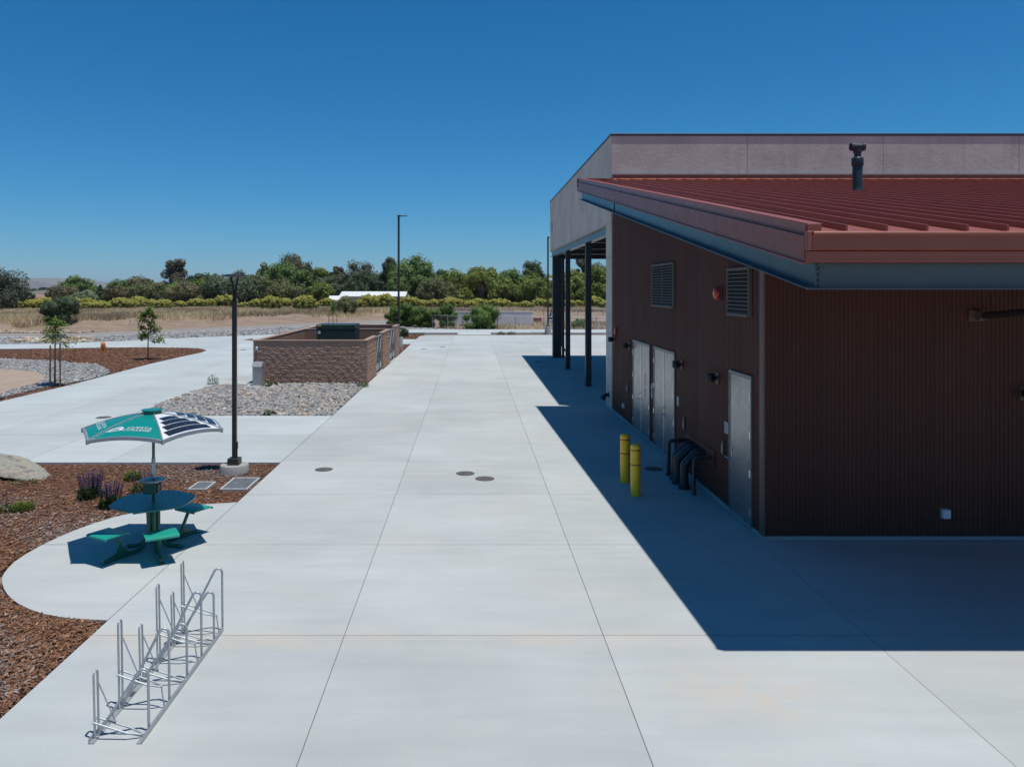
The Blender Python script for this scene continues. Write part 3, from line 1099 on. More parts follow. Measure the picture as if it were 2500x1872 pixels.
pan.v += [rp(ROOF0 + .012, y0, .0)]
pan.f.append((a0, a0 + 2, 1, 0))
pf = mk("roof_panel", pan, M['roof'], roof)
for k in range(1, int((XR - ROOF0) / RP)):
    share(pf, roof, (k * RP, 0, 0))
# flashing where the roof meets the stucco
mk("flashing", MB().extr([(WXL, WYB - .16, roof_z(WYB - .16) + .03), (WXL, WYB + .03, roof_z(WYB) + .06), (WXL, WYB + .03, roof_z(WYB) + .20), (WXL, WYB + .01, roof_z(WYB) + .20), (WXL, WYB + .01, roof_z(WYB) + .09), (WXL, WYB - .16, roof_z(WYB - .16) + .045)], (XR - WXL, 0, 0)), M['roof'], roof, fix=True)
mk("drip_trim", MB().box(WXL, XR, WYB - .025, WYB + .02, roof_z(WYB) + .21, roof_z(WYB) + .235), M['light_trim'], roof)
mk("ridge_trim", MB().extr([(EX - .03, WYB - .12, roof_z(WYB) + .06), (EX - .03, WYB - .0, roof_z(WYB) + .08), (EX - .03, WYB - .0, roof_z(WYB) - .22), (EX - .03, WYB - .02, roof_z(WYB) - .22)], (WXL - EX + .02, 0, 0)), M['fascia'], roof, fix=True)

# rake fascia in ten-foot lengths (lower face and set-back top strip)
cuts = [EYF, 11.2, 14.25, 17.3, 20.4, 23.6, WYB]
for a, b in zip(cuts[:-1], cuts[1:]):
    b2 = b - .006
    def q(y, z): return (EX, y, roof_z(y) + z)
    f = MB()
    f.extr([(EX - .012, a, roof_z(a) - .33), (EX - .012, b2, roof_z(b2) - .33), (EX - .012, b2, roof_z(b2) - .045), (EX - .012, a, roof_z(a) - .045)], (.05, 0, 0))
    f.extr([(EX - .035, a, roof_z(a) - .35), (EX - .035, b2, roof_z(b2) - .35), (EX - .035, b2, roof_z(b2) - .33), (EX - .035, a, roof_z(a) - .33)], (.06, 0, 0))
    s = mk("rake_fascia", f, M['fascia'], bld, fix=True)
    f = MB()
    f.extr([(EX + .022, a, roof_z(a) - .05), (EX + .022, b2, roof_z(b2) - .05), (EX + .022, b2, roof_z(b2) + .075), (EX + .022, a, roof_z(a) + .075)], (.016, 0, 0))
    f.extr([(EX + .022, a, roof_z(a) + .075), (EX + .022, b2, roof_z(b2) + .075), (EX + .022, b2, roof_z(b2) + .088), (EX + .022, a, roof_z(a) + .088)], (.16, 0, 0))
    mk("rake_trim", f, M['fascia'], s, fix=True)

# box gutter along the front eave, with its rolled lip and the lower fascia
z = roof_z(EYF)
g = MB()
prof = [(EYF + .10, z - .02), (EYF - .02, z + .005), (EYF - .10, z - .005), (EYF - .115, z - .02), (EYF - .105, z - .04), (EYF - .075, z - .05), (EYF - .075, z - .19), (EYF - .02, z - .21), (EYF + .10, z - .21)]
g.extr([(EX + .045, y, zz) for y, zz in prof], (XR - EX, 0, 0))
mk("gutter", g, M['fascia'], bld, fix=True)
mk("gutter_end", MB().cbox(EX - .012, EX + .043, EYF - .08, EYF - .004, z - .205, z - .0, .006), M['fascia'], bld)
mk("rake_end_cap", MB().cbox(EX + .02, EX + .17, EYF - .012, EYF + .02, z + .002, z + .085, .003), M['fascia'], bld)
mk("eave_fascia", MB().cbox(EX - .004, XR, EYF - .045, EYF + .02, z - .335, z - .212, .004), M['fascia'], bld)

# steel channels under the eaves
bz0 = .62
def rake_beam(y0, y1, name):
    b = MB()
    xw = EX + .13
    b.extr([(xw, y0, roof_z(y0) - bz0), (xw, y1, roof_z(y1) - bz0), (xw, y1, roof_z(y1) - .345), (xw, y0, roof_z(y0) - .345)], (.012, 0, 0))
    for zz, x0 in ((-bz0 - .001, EX + .01), (-.355, EX + .05)):
        b.extr([(x0, y0, roof_z(y0) + zz), (x0, y1, roof_z(y1) + zz), (x0, y1, roof_z(y1) + zz + .012), (x0, y0, roof_z(y0) + zz + .012)], (.13, 0, 0))
    return mk(name, b, M['steel'], bld, fix=True)


rake_beam(EYF + .06, 19.85, "rake_beam")
rake_beam(20.0, WYB - .1, "rake_beam")
mk("beam_splice", MB().extr([(EX + .15, 19.8, roof_z(19.8) - .66), (EX + .15, 20.05, roof_z(20.05) - .66), (EX + .15, 20.05, roof_z(20.05) - .34), (EX + .15, 19.8, roof_z(19.8) - .34)], (1.1, 0, 0)), M['darksteel'], bld, fix=True)
z1 = z - .345
fb = MB().box(EX + .145, XR, EYF + .09, EYF + .102, z - bz0 + .012, z1)
fb.box(EX + .05, XR, EYF - .01, EYF + .11, z - bz0 - .004, z - bz0 + .010).box(EX + .145, XR, EYF + .03, EYF + .09, z1 - .012, z1)
beam = mk("eave_beam", fb, M['steel'], bld)
for k in range(4):
    zz = z1 - .055 - k * .062
    mk("bolt", MB().tube([(EX + .19, EYF + .092, zz), (EX + .19, EYF + .066, zz)], .017, 6), M['steel'], beam)
# outriggers carrying the overhang
for y in (12.9, 16.4, 23.3):
    mk("outrigger", MB().box(EX + .145, WXL - .02, y - .05, y + .05, roof_z(y) - .52, roof_z(y) - .27), M['darksteel'], bld)
for k, x in enumerate((8.2, 13.2, 18.2)):
    mk("canopy_rafter", MB().extr([(x - .05, EYF + .11, roof_z(EYF) - .56), (x - .05, WYF - .01, roof_z(WYF) - .56), (x - .05, WYF - .01, roof_z(WYF) - .27), (x - .05, EYF + .11, roof_z(EYF) - .27)], (.1, 0, 0)), M['darksteel'], bld, fix=True)
    b = MB().cbox(x - .12, x + .12, WYF - .05, WYF - .014, 3.54, 3.72, .004).cbox(x - .02, x + .1, WYF - .17, WYF - .05, 3.56, 3.70, .004)
    br = mk("brace", MB().tube([(x + .04, WYF - .12, 3.63), (x + .04, EYF + .15, 4.0)], .055, 12), M['pole'], bld, smooth=40)
    mk("bracket", b, M['trim'], br)

# ---- tall stucco block with the open bay beneath it
SX, SY0, SY1, ZB, ZT = 4.745, 25.98, 46.0, 6.34, 9.25
mk("stucco_face", MB().box(SX, SX + .35, SY0 + .004, SY1, ZB, ZT), M['stucco'], bld)
sw = 4.6
for k in range(4):
    x0 = SX + k * sw + (.0 if k == 0 else .012)
    mk("stucco_panel", MB().cbox(x0, min(SX + (k + 1) * sw, XR), SY0 - .05, SY0, 6.0, ZT, .004), M['stucco'], bld)
mk("stucco_back", MB().box(SX + .352, XR, SY1 - .35, SY1, ZB, ZT).box(XR - .35, XR, SY0 + .004, SY1 - .352, 0, ZT).box(SX + .352, XR - .352, SY0 + .004, SY0 + .3, 6.0, ZT), M['stucco'], bld)
mk("flat_roof", MB().box(SX + .352, XR - .352, SY0 + .31, SY1 - .352, 8.7, 8.9), M['cap'], bld)
mk("parapet_cap", MB().cbox(SX - .03, XR, SY0 - .08, SY0 + .30, ZT + .004, ZT + .075, .008).cbox(SX - .03, SX + .38, SY0 + .302, SY1 + .03, ZT + .004, ZT + .075, .008), M['cap'], bld)
mk("cap_drip", MB().box(SX, XR, SY0 - .062, SY0 - .052, ZT - .03, ZT - .012), M['light_trim'], bld)
pier = MB().cbox(SX, SX + .40, SY0 - .11, SY0 + .95, -.02, ZB - .004, .004)
mk("pier", pier, M['stucco'], bld)
for zz in (2.55, 5.15):
    mk("reveal_joint", MB().box(SX - .002, SX + .01, SY0 - .112, SY0 + .952, zz, zz + .012), M['cap'], bld)
mk("bay_light_block_wall", MB().box(SX + .402, XR, SY0 + .5, SY0 + .95, 0, ZB - .01), M['stucco'], bld)  # unseen south wall of the bay, added to block light
mk("soffit_trim", MB().cbox(SX - .02, SX + .10, SY0 + .96, SY1, ZB - .055, ZB - .003, .004), M['light_trim'], bld)
hb = MB().box(SX + .10, SX + .115, SY0 + .952, SY1 - .02, 6.02, ZB - .06).box(SX + .01, SX + .30, SY0 + .952, SY1 - .02, 5.985, 6.012)
mk("bay_beam", hb, M['steel'], bld)
mk("bay_ceiling", MB().box(SX + .352, XR - .352, SY0 + .96, SY1 - .352, ZB - .05, ZB), M['darksteel'], bld)
mk("far_beam", MB().box(SX + .36, XR - .36, SY1 - .32, SY1 - .05, 5.86, 6.10), M['darksteel'], bld)
mk("far_band", MB().box(SX + .36, XR - .36, SY1 - .30, SY1 - .06, 6.11, ZB - .06), M['stucco'], bld)
mk("ceiling_conduit", MB().tube(bend([(5.2, 44.5, 6.2), (7.6, 44.5, 6.2), (8.6, 42.0, 6.2), (8.6, 30, 6.2)], .4), .06, 8), M['galv'], bld, smooth=50)
for k in range(3):
    mk("ceiling_beam", MB().box(SX + .32, XR - .36, 31.9 + k * 5.2, 32.15 + k * 5.2, 6.0, ZB - .055), M['darksteel'], bld)


def column(x, y, w, d, nm="column", zt=5.98):
    b = MB().box(x, x + w, y, y + .012, -.02, zt).box(x, x + w, y + d - .012, y + d, -.02, zt).box(x + w * .5 - .006, x + w * .5 + .006, y + .0125, y + d - .0125, -.02, zt)
    b.box(x, x + .012, y + .0125, y + d - .0125, -.02, zt)
    return mk(nm, b, M['darksteel'], bld)


column(4.80, 32.0, .235, .26)
column(4.82, 38.9, .225, .26)
column(4.86, 45.4, .50, .45)
column(5.44, 45.75, .14, .2)
# downspout with a flared boot by the far column
mk("downspout", MB().tube(bend([(5.40, 45.3, 5.9), (5.40, 45.3, .62), (5.62, 45.2, .40), (5.62, 45.2, .0)], .14), .055, 10), M['darksteel'], bld, smooth=50)
# number plate on the far end of the stucco
mk("number_plate", MB().box(SX - .012, SX - .002, 44.6, 45.1, 7.45, 8.0), M['steel'], bld)

# ---- plumbing vent through the roof
vx, vy = 8.78, 17.4
vz = roof_z(vy)
vent = tag(empty("vent_pipe", (vx, vy, vz)), "dark plumbing vent with a tee top standing on the red roof", "vent pipe")
mk("stack", MB().lathe([(.108, -.05), (.108, .70), (.098, .72)], (vx, vy, vz), 16), M['pipe'], vent, smooth=40)
mk("boot", MB().lathe([(.14, -.02), (.14, .015), (.118, .06), (.111, .12)], (vx, vy, vz), 16), M['pipe'], vent, smooth=40)
mk("coupling", MB().lathe([(.118, .60), (.128, .62), (.128, .76), (.118, .78), (.078, .80)], (vx, vy, vz), 16), M['pipe'], vent, smooth=40)
mk("neck", MB().lathe([(.075, .79), (.075, .98)], (vx, vy, vz), 14), M['pipe'], vent, smooth=40)
tt = MB().tube([(vx - .15, vy, vz + 1.03), (vx + .15, vy, vz + 1.03)], .080, 14)
tt.tube([(vx - .155, vy, vz + 1.03), (vx - .10, vy, vz + 1.03)], .092, 14).tube([(vx + .10, vy, vz + 1.03), (vx + .155, vy, vz + 1.03)], .092, 14)
tt.lathe([(.095, .90), (.095, .98)], (vx, vy, vz), 14)
mk("tee", tt, M['pipe'], vent, smooth=40)
mk("tee_mouth", MB().tube([(vx - .159, vy, vz + 1.03), (vx - .156, vy, vz + 1.03)], .07, 14), M['void'], vent)

# ---- fittings on the left wall: each its own thing
XF = WXL - .014        # face of the ribs


def wall_light(y, z, label, front=False, x=None):
    if not front:
        e = tag(empty("wall_light", (XF, y, z)), label, "wall light", "dark downlights on the brown walls")
        mk("back_plate", MB().cbox(XF - .025, XF, y - .055, y + .055, z - .13, z + .10, .003), M['trim'], e)
        cx, cy = XF - .15, y
        mk("arm", MB().box(XF - .10, XF - .025, y - .03, y + .03, z - .04, z + .03), M['bronze'], e)
    else:
        e = tag(empty("wall_light", (x, WYF - .014, z)), label, "wall light", "dark downlights on the brown walls")
        mk("back_plate", MB().cbox(x - .055, x + .055, WYF - .039, WYF - .014, z - .13, z + .10, .003), M['trim'], e)
        cx, cy = x, WYF - .164
        mk("arm", MB().box(x - .03, x + .03, WYF - .114, WYF - .039, z - .04, z + .03), M['bronze'], e)
    mk("shade", MB().lathe([(.07, -.075), (.078, -.075), (.078, .07), (.072, .078)], (cx, cy, z), 18), M['bronze'], e, smooth=40)


wall_light(25.35, 2.40, "dark downlight beside the stucco pier, farthest along the wall")
wall_light(22.95, 2.37, "dark downlight just left of the far double door")
wall_light(17.25, 2.37, "dark downlight just right of the nearer double door")
wall_light(14.75, 2.36, "dark downlight beside the single door, left of it")
wall_light(0, 2.38, "dark downlight on the shaded front wall at the picture edge", True, 8.97)

e = tag(empty("fire_alarm_bell", (XF, 14.6, 3.98)), "round red fire alarm bell high on the brown wall beside the narrow louvre", "alarm bell")
mk("mount", MB().cbox(XF - .055, XF, 14.50, 14.70, 3.86, 4.10, .004), M['trim'], e)
pr = [(.0005, -.001), (.06, .0), (.105, .018), (.125, .045), (.127, .07), (.10, .078), (.03, .08)]
bb = MB(); n = 24
for r_, h_ in pr:
    for j in range(n):
        a = 2 * math.pi * j / n
        bb.v.append((XF - .055 - .083 + h_, 14.6 + r_ * math.cos(a), 3.98 + r_ * math.sin(a)))
for k in range(len(pr) - 1):
    for j in range(n):
        a, b = k * n + j, k * n + (j + 1) % n
        bb.f.append((a, b, b + n, a + n))
mk("gong", bb, M['alarm'], e, smooth=50, fix=True)
mk("emblem", MB().tube([(XF - .141, 14.6, 3.98), (XF - .137, 14.6, 3.98)], .035, 14), M['yellow'], e)

e = tag(empty("fire_strobe", (XF, 25.08, 2.69)), "small red alarm strobe above the farthest wall light", "alarm strobe")
mk("body", MB().cbox(XF - .06, XF, 25.0, 25.16, 2.58, 2.80, .008), M['alarm'], e)
mk("lens", MB().cbox(XF - .075, XF - .061, 25.04, 25.12, 2.65, 2.70, .004), M['white'], e)


def plate(name, y, z, w, h, mat, label, cat, group=None, x=XF, th=.008, lines=0, lmat='ink'):
    e = tag(empty(name, (x, y, z)), label, cat, group)
    mk("panel", MB().cbox(x - th, x, y - w / 2, y + w / 2, z - h / 2, z + h / 2, .002), M[mat], e)
    for k in range(lines):
        zz = z + h * .30 - k * h * .6 / max(1, lines - 1)
        mk("print_line", MB().box(x - th - .0015, x - th - .0005, y - w * .36, y + w * (.1 + .26 * (k % 2)), zz - h * .035, zz + h * .035), M[lmat], e)
    return e


plate("door_sign", 17.62, 1.49, .17, .21, 'sign_grey', "grey room sign just right of the nearer double door", "sign", "room signs by the doors", lines=3)
plate("door_sign", 14.27, 1.48, .20, .21, 'sign_grey', "grey room sign left of the single door", "sign", "room signs by the doors", lines=4)
plate("door_sign", 20.15, 1.50, .15, .18, 'sign_grey', "upper grey sign between the two double doors", "sign", "room signs by the doors", lines=3)
plate("door_sign", 20.15, 1.29, .15, .18, 'sign_grey', "lower grey sign between the two double doors", "sign", "room signs by the doors", lines=3)
XD = WXL - .0365
plate("notice", 20.85, 1.60, .20, .34, 'sign_red', "upper red notice on the far double door", "notice", "red notices on the far door", x=XD, th=.004, lines=4, lmat='white')
plate("notice", 20.85, 1.24, .20, .27, 'sign_red', "lower red notice on the far double door", "notice", "red notices on the far door", x=XD, th=.004, lines=3, lmat='white')


def reader(y, z, label, w=.10, h=.27):
    e = tag(empty("call_box", (XF, y, z)), label, "call box", "call boxes on the brown wall")
    mk("housing", MB().cbox(XF - .035, XF, y - w / 2, y + w / 2, z - h / 2, z + h / 2, .005), M['trim'], e)
    mk("cover", MB().cbox(XF - .044, XF - .036, y - w * .28, y + w * .28, z - h * .32, z + h * .22, .002), M['sign_grey'], e)


reader(17.05, 1.08, "narrow brown call box between the pipes and the nearer double door")
reader(14.42, 1.08, "narrow brown call box below the sign of the single door")
reader(23.2, 1.08, "narrow brown call box left of the far double door")


def outlet(label, y=None, z=.45, x=None):
    if x is None:
        e = tag(empty("outlet_box", (XF, y, z)), label, "outlet box")
        mk("plate", MB().cbox(XF - .012, XF, y - .07, y + .07, z - .09, z + .09, .003), M['trim'], e)
        mk("cover", MB().cbox(XF - .085, XF - .0125, y - .05, y + .05, z - .075, z + .07, .012), M['white'], e)
    else:
        yf = WYF - .013
        e = tag(empty("outlet_box", (x, yf, z)), label, "outlet box")
        mk("plate", MB().cbox(x - .09, x + .07, yf - .012, yf, z - .09, z + .095, .003), M['trim'], e)
        mk("cover", MB().cbox(x - .065, x + .065, yf - .095, yf - .0125, z - .07, z + .075, .014), M['white'], e)


outlet("small pale outlet box low on the left wall near the stucco pier", 23.7, .46)
outlet("white outlet box low on the shaded front wall", x=7.69, z=.42)
plate("pier_plate", 26.5, 1.62, .12, .30, 'sign_grey', "small pale plate on the stucco pier", "plate", x=SX - .001)
e = tag(empty("drain_spout", (SX, 26.35, .40)), "dark flared drain spout at the foot of the stucco pier", "drain spout")
mk("spout", MB().tube([(SX + .02, 26.35, .44), (SX - .10, 26.35, .43), (SX - .18, 26.35, .36), (SX - .22, 26.35, .27)], [.06, .065, .08, .105], 12), M['bronze'], e, smooth=50)
mk("escutcheon", MB().cbox(SX - .012, SX, 26.25, 26.45, .34, .54, .004), M['bronze'], e)

# ---- black service pipes out of the wall
pp = tag(empty("service_pipes", (4.35, 15.9, 0)), "black service pipes bending from the brown wall into the plaza", "pipes")


def riser(y, x, r_, z, mitre, nm="pipe"):
    if mitre:
        L = [(XF + .0, y, z), (x + .24, y, z), (x, y, z - .24), (x, y, .0)]
        path = bend(L, .05, 2)
    else:
        path = bend([(XF, y, z), (x, y, z), (x, y, .0)], .11, 6)
    o = mk(nm, MB().tube(path, r_, 14), M['pipe'], pp, smooth=40)
    mk("collar", MB().lathe([(r_ * 1.42, 0), (r_ * 1.42, .05), (r_ * 1.2, .06), (r_ * 1.2, .10), (r_ * 1.02, .11)], (x, y, 0), 16), M['pipe'], o, smooth=40)


riser(16.72, 4.31, .043, .76, False)
riser(16.36, 4.36, .085, .74, True)
riser(16.0, 4.31, .085, .74, True)
riser(15.6, 4.34, .085, .73, True)
riser(15.12, 4.40, .034, .74, False)
mk("wall_plate", MB().cbox(XF - .02, XF, 14.92, 16.95, .58, .90, .004), M['cladding'], pp)


# ---- bollards
def bollard(x, y, label):
    e = tag(empty("bollard", (x, y, 0)), label, "bollard", "yellow bollards guarding the service pipes")
    mk("sleeve", MB().lathe([(.10, 0), (.10, .95), (.096, .975), (.082, .998), (.05, 1.012), (.012, 1.018)], (x, y, 0), 24), M['yellow'], e, smooth=40)
    for z in (.60, .885):
        mk("band", MB().lathe([(.1005, z), (.1025, z + .002), (.1025, z + .022), (.1005, z + .024)], (x, y, 0), 24), M['redband'], e, smooth=40)
    return e


bollard(3.245, 16.15, "yellow bollard with red bands, the farther of the pair by the pipes")
bollard(3.245, 15.1, "yellow bollard with red bands, the nearer of the pair by the pipes")


# ---- manhole lids set in the concrete
def lid(px, py, label, rr=.185):
    x, y = ground(px, py)
    e = tag(empty("manhole_cover", (x, y, 0)), label, "manhole cover", "round iron covers set in the concrete")
    mk("rim", MB().lathe([(rr + .02, .001), (rr + .02, .005), (rr, .006)], (x, y, 0), 28), M['iron'], e)
    mk("cover", MB().lathe([(rr - .004, .0062), (rr - .006, .010), (rr * .5, .0115)], (x, y, 0), 28), M['iron'], e)
    mk("pick_hole", MB().box(x - .05, x - .03, y - rr * .7, y - rr * .7 + .03, .0105, .0125), M['void'], e)


lid(790.6, 1145.9, "round iron cover in the plaza nearest the lamp post", .18)
lid(1136, 1155.6, "round iron cover, the left one of the close pair mid plaza")
lid(1183.5, 1168.3, "round iron cover, the right one of the close pair mid plaza", .188)
lid(1595.5, 1144.5, "round iron cover in the building shade between bollards and pipes", .185)
lid(1034, 852.3, "round iron cover far down the plaza near the far gate", .18)
lid(1080, 847.4, "round iron cover farthest down the plaza, right of its neighbour", .18)
lid(1314, 882.8, "round iron cover in the shade of the stucco block", .2)
lid(253, 1018.9, "round iron cover in the walkway behind the canopy", .21)
lid(594, 854, "round iron cover in the walkway left of the enclosure", .2)

from mathutils import noise as mnoise

# ================================================================== BLOCK ENCLOSURE
enc = tag(empty("block_enclosure", (ENX1, ENY0, 0)), "split face brown block enclosure with two steel gates round the green transformer", "enclosure")
CH, BL, TH = .2005, .4015, .20
NC = 9
r = np.random.RandomState(14)


def split_block(w, h, seed):
    """one block, rough broken face towards -Y, origin at the lower left back of the face"""
    q = np.random.RandomState(seed)
    nx, nz = 13, 7
    mb = MB()
    of = q.uniform(0, 50, 3)
    for j in range(nz):
        for i in range(nx):
            edge = i in (0, nx - 1) or j in (0, nz - 1)
            x_, z_ = w * i / (nx - 1), h * j / (nz - 1)
            f_ = .014 * mnoise.noise((x_ * 8 + of[0], z_ * 13 + of[1], of[2])) + .010 * mnoise.noise((x_ * 24 + of[0], z_ * 34 + of[1], of[2]))
            mb.v.append((x_, -(.010 if edge else .018) - f_ * (.7 if edge else 1.15), z_))
    for j in range(nz - 1):
        for i in range(nx - 1):
            a = j * nx + i
            mb.f.append((a, a + 1, a + nx + 1, a + nx))
    ring = [i for i in range(nx)] + [j * nx + nx - 1 for j in range(1, nz)] + [(nz - 1) * nx + i for i in range(nx - 2, -1, -1)] + [j * nx for j in range(nz - 2, 0, -1)]
    n0 = len(mb.v)
    for k in ring:
        x, y, zz = mb.v[k]
        mb.v.append((x, .05, zz))
    m = len(ring)
    for k in range(m):
        mb.f.append((ring[(k + 1) % m], ring[k], n0 + k, n0 + (k + 1) % m))
    return mb


full = [to_mesh("block", *(lambda b: (b.v, b.f))(split_block(BL - .004, CH - .004, 100 + k)), M['block']) for k in range(10)]
half = [to_mesh("block", *(lambda b: (b.v, b.f))(split_block(BL / 2 - .004, CH - .004, 200 + k)), M['block']) for k in range(5)]
W = ENX1 - ENX0
for c in range(NC):
    x = ENX0 + .004
    first = True
    k = 0
    while x < ENX1 - .05:
        isend = ENX1 - x < BL * .9
        use_half = (first and c % 2 == 1) or isend
        me = (half[(k + c * 3) % 5] if use_half else full[(k * 3 + c * 7) % 10])
        wd = BL / 2 if use_half else BL
        o = bpy.data.objects.new("block", me)
        COL.objects.link(o); o.parent = enc
        sx = 1.0
        if isend: sx = (ENX1 - x - .004) / (BL / 2 - .010)
        o.scale = (sx, 1, 1)
        o.location = (x - ENX1, .03, c * CH + .015)
        x += wd; first = False; k += 1
ZW = NC * CH + .012
# mortar core of each wall and the smooth or rough courses on the other faces, joined
core = MB()
core.box(ENX0 + .01, ENX1 - .01, ENY0 + .045, ENY0 + TH - .012, 0, ZW - .01)
core.box(ENX0 + .01, ENX0 + TH - .012, ENY0 + TH, ENY1 - .01, 0, ZW - .01)
core.box(ENX0 + TH, ENX1 - TH, ENY1 - TH + .012, ENY1 - .012, 0, ZW - .01)
core.box(ENX0 + TH, ENX1 - TH, 42.41, 42.59, 0, ZW - .01)
side = [(ENY0 + TH, 36.26), (38.8, 42.25), (45.2, ENY1 - .01)]
for a, b in side: core.box(ENX1 - TH + .012, ENX1 - .03, a, b, 0, ZW - .01)
mk("wall_core", core, M['mortar'], enc)
inner = MB()


def courses(p0, d, L, nrm, off=0.0, th=.008, hh=CH, ll=BL):
    """flat block faces along a wall: p0 start, d direction, nrm outward"""
    for c in range(int(round(ZW / hh))):
        s = -(ll / 2) if c % 2 else 0.0
        while s < L - .02:
            a, b = max(s, 0) + .004, min(s + ll, L) - .004
            s += ll
            if b - a < .03: continue
            x0, y0 = p0[0] + d[0] * a + nrm[0] * off, p0[1] + d[1] * a + nrm[1] * off
            x1, y1 = p0[0] + d[0] * b + nrm[0] * (off + th), p0[1] + d[1] * b + nrm[1] * (off + th)
            inner.box(min(x0, x1), max(x0, x1), min(y0, y1), max(y0, y1), c * hh + .016, (c + 1) * hh + .006)


courses((ENX0 + TH - .012, ENY0 + TH), (0, 1), ENY1 - ENY0 - 2 * TH, (1, 0))
courses((ENX0 + TH + .01, ENY1 - TH + .012), (1, 0), W - 2 * TH - .02, (0, -1))
courses((ENX0 + TH + .01, 42.41), (1, 0), W - 2 * TH - .02, (0, -1))
courses((ENX0 + TH + .01, 42.59), (1, 0), W - 2 * TH - .02, (0, 1))
courses((ENX0 + TH + .01, ENY0 + TH - .012), (1, 0), W - 2 * TH - .02, (0, 1))
for a, b in side: courses((ENX1 - TH + .012, a), (0, 1), b - a, (-1, 0))
tag(mk("smooth_blocks", inner, M['cmu'], enc), kind="stuff")
# rough faces on the plaza side, foreshortened to a few pixels each: joined
rough = MB()
rr_ = np.random.RandomState(51)
for a, b in side:
    for c in range(NC):
        s = a - (BL / 2 if c % 2 else 0)
        while s < b - .03:
            y0, y1 = max(s, a) + .005, min(s + BL, b) - .005
            s += BL
            if y1 - y0 < .05: continue
            n = 5
            z0, z1 = c * CH + .016, (c + 1) * CH + .006
            base = len(rough.v)
            for j in range(4):
                for i in range(n):
                    e_ = i in (0, n - 1) or j in (0, 3)
                    d = (.009 if e_ else .013) + rr_.uniform(-.009, .010)
                    rough.v.append((ENX1 - .024 + d, y0 + (y1 - y0) * i / (n - 1), z0 + (z1 - z0) * j / 3))
            for j in range(3):
                for i in range(n - 1):
                    q = base + j * n + i
                    rough.f.append((q, q + 1, q + n + 1, q + n))
tag(mk("rough_blocks", rough, M['block'], enc), kind="stuff")
cap = MB()
z0, z1 = ZW, ZW + .055
cap.cbox(ENX0 - .012, ENX1 + .012, ENY0 - .012, ENY0 + TH + .012, z0, z1, .006)
cap.cbox(ENX0 - .012, ENX0 + TH + .012, ENY0 + TH + .014, ENY1 + .012, z0, z1, .006)
cap.cbox(ENX0 + TH + .014, ENX1 - TH - .014, ENY1 - TH - .012, ENY1 + .012, z0, z1, .006)
cap.cbox(ENX0 + TH + .014, ENX1 - TH - .014, 42.395, 42.605, z0, z1, .006)
for a, b in ((ENY0 + TH + .014, 36.26), (38.8, 42.25), (45.2, ENY1 + .012)):
    cap.cbox(ENX1 - TH - .012, ENX1 + .012, a, b, z0, z1, .006)
M['capblock'] = paint("cap_block", (.36, .25, .195), .9, 0, .1, 4, .4, 80, .15)
mk("wall_cap", cap, M['capblock'], enc)
mk("gate_sill", MB().box(ENX1 - .10, ENX1 + .0, 36.27, 38.79, -.02, .03).box(ENX1 - .10, ENX1 + .0, 42.26, 45.19, -.02, .03), M['curb'], enc)


def gate(ya, yb, lab):
    g = MB()
    x0, x1 = ENX1 - .13, ENX1 - .06
    ym = (ya + yb) / 2
    for y in (ya + .02, yb - .10): g.cbox(x0 - .02, x1 + .02, y, y + .08, .03, 1.84, .004)
    o = mk("gate", g, M['gate'], enc); o["label"] = lab
    for a, b in ((ya + .13, ym - .03), (ym + .03, yb - .13)):
        f = MB()
        f.cbox(x0, x1, a, a + .06, .12, 1.78, .003).cbox(x0, x1, b - .06, b, .12, 1.78, .003)
        f.cbox(x0, x1, a + .06, b - .06, 1.72, 1.78, .003).cbox(x0, x1, a + .06, b - .06, .12, .18, .003).cbox(x0, x1, a + .06, b - .06, .42, .47, .003)
        f.tube([(x1 - .01, a + .07, .48), (x1 - .01, b - .07, 1.71)], .018, 6)
        p = mk("leaf", f, M['gate'], o)
        c = MB(); n = 10
        ww = (b - a - .12) / n
        for k in range(n):
            yy = a + .06 + k * ww
            c.box(x0 + .012 + (.022 if k % 2 else 0), x0 + .018 + (.022 if k % 2 else 0), yy, yy + ww * 1.02, .48, 1.71)
        mk("infill", c, M['louvre'], p)
        mk("kick_panel", MB().box(x1 - .008, x1 - .002, a + .06, b - .06, .185, .415), M['kick'], p)
    mk("drop_rod", MB().tube([(x1 + .03, ym, .04), (x1 + .03, ym, 1.15)], .014, 6).box(x1 - .005, x1 + .045, ym - .06, ym + .06, .86, .90), M['darksteel'], o)
    mk("threshold_plate", MB().box(x0, x1, ya + .13, yb - .13, .032, .10), M['void'], o)


gate(36.26, 38.8, "nearer steel double gate")
gate(42.25, 45.2, "farther steel double gate")

# transformer
tf = tag(empty("transformer", (-7.0, 40.4, 0)), "dark green transformer cabinet inside the block enclosure", "transformer")
tx0, tx1, ty0, ty1 = -8.04, -6.05, 39.9, 41.5
mk("tank", MB().cbox(tx0, tx1, ty0 + .012, ty1, .12, 1.95, .015), M['transformer'], tf)
mk("hood", MB().cbox(tx0 - .02, tx1 + .02, ty0 - .03, ty1 + .02, 1.962, 2.22, .02), M['transformer'], tf)
xm = (tx0 * .46 + tx1 * .54)
for a, b in ((tx0 + .01, xm - .004), (xm + .004, tx1 - .01)):
    d = mk("door", MB().cbox(a, b, ty0 - .012, ty0 + .010, .14, 1.94, .005), M['transformer'], tf)
mk("handle", MB().cbox(xm + .10, xm + .14, ty0 - .045, ty0 - .013, 1.0, 1.2, .004), M['galv'], d)
mk("warning_label", MB().box(tx0 + .06, tx0 + .20, ty0 - .0145, ty0 - .0125, 1.74, 1.90), M['white'], tf)
mk("warning_sticker", MB().box(tx0 + .05, tx0 + .24, ty0 - .0325, ty0 - .0305, 2.13, 2.19), M['yellow'], tf)
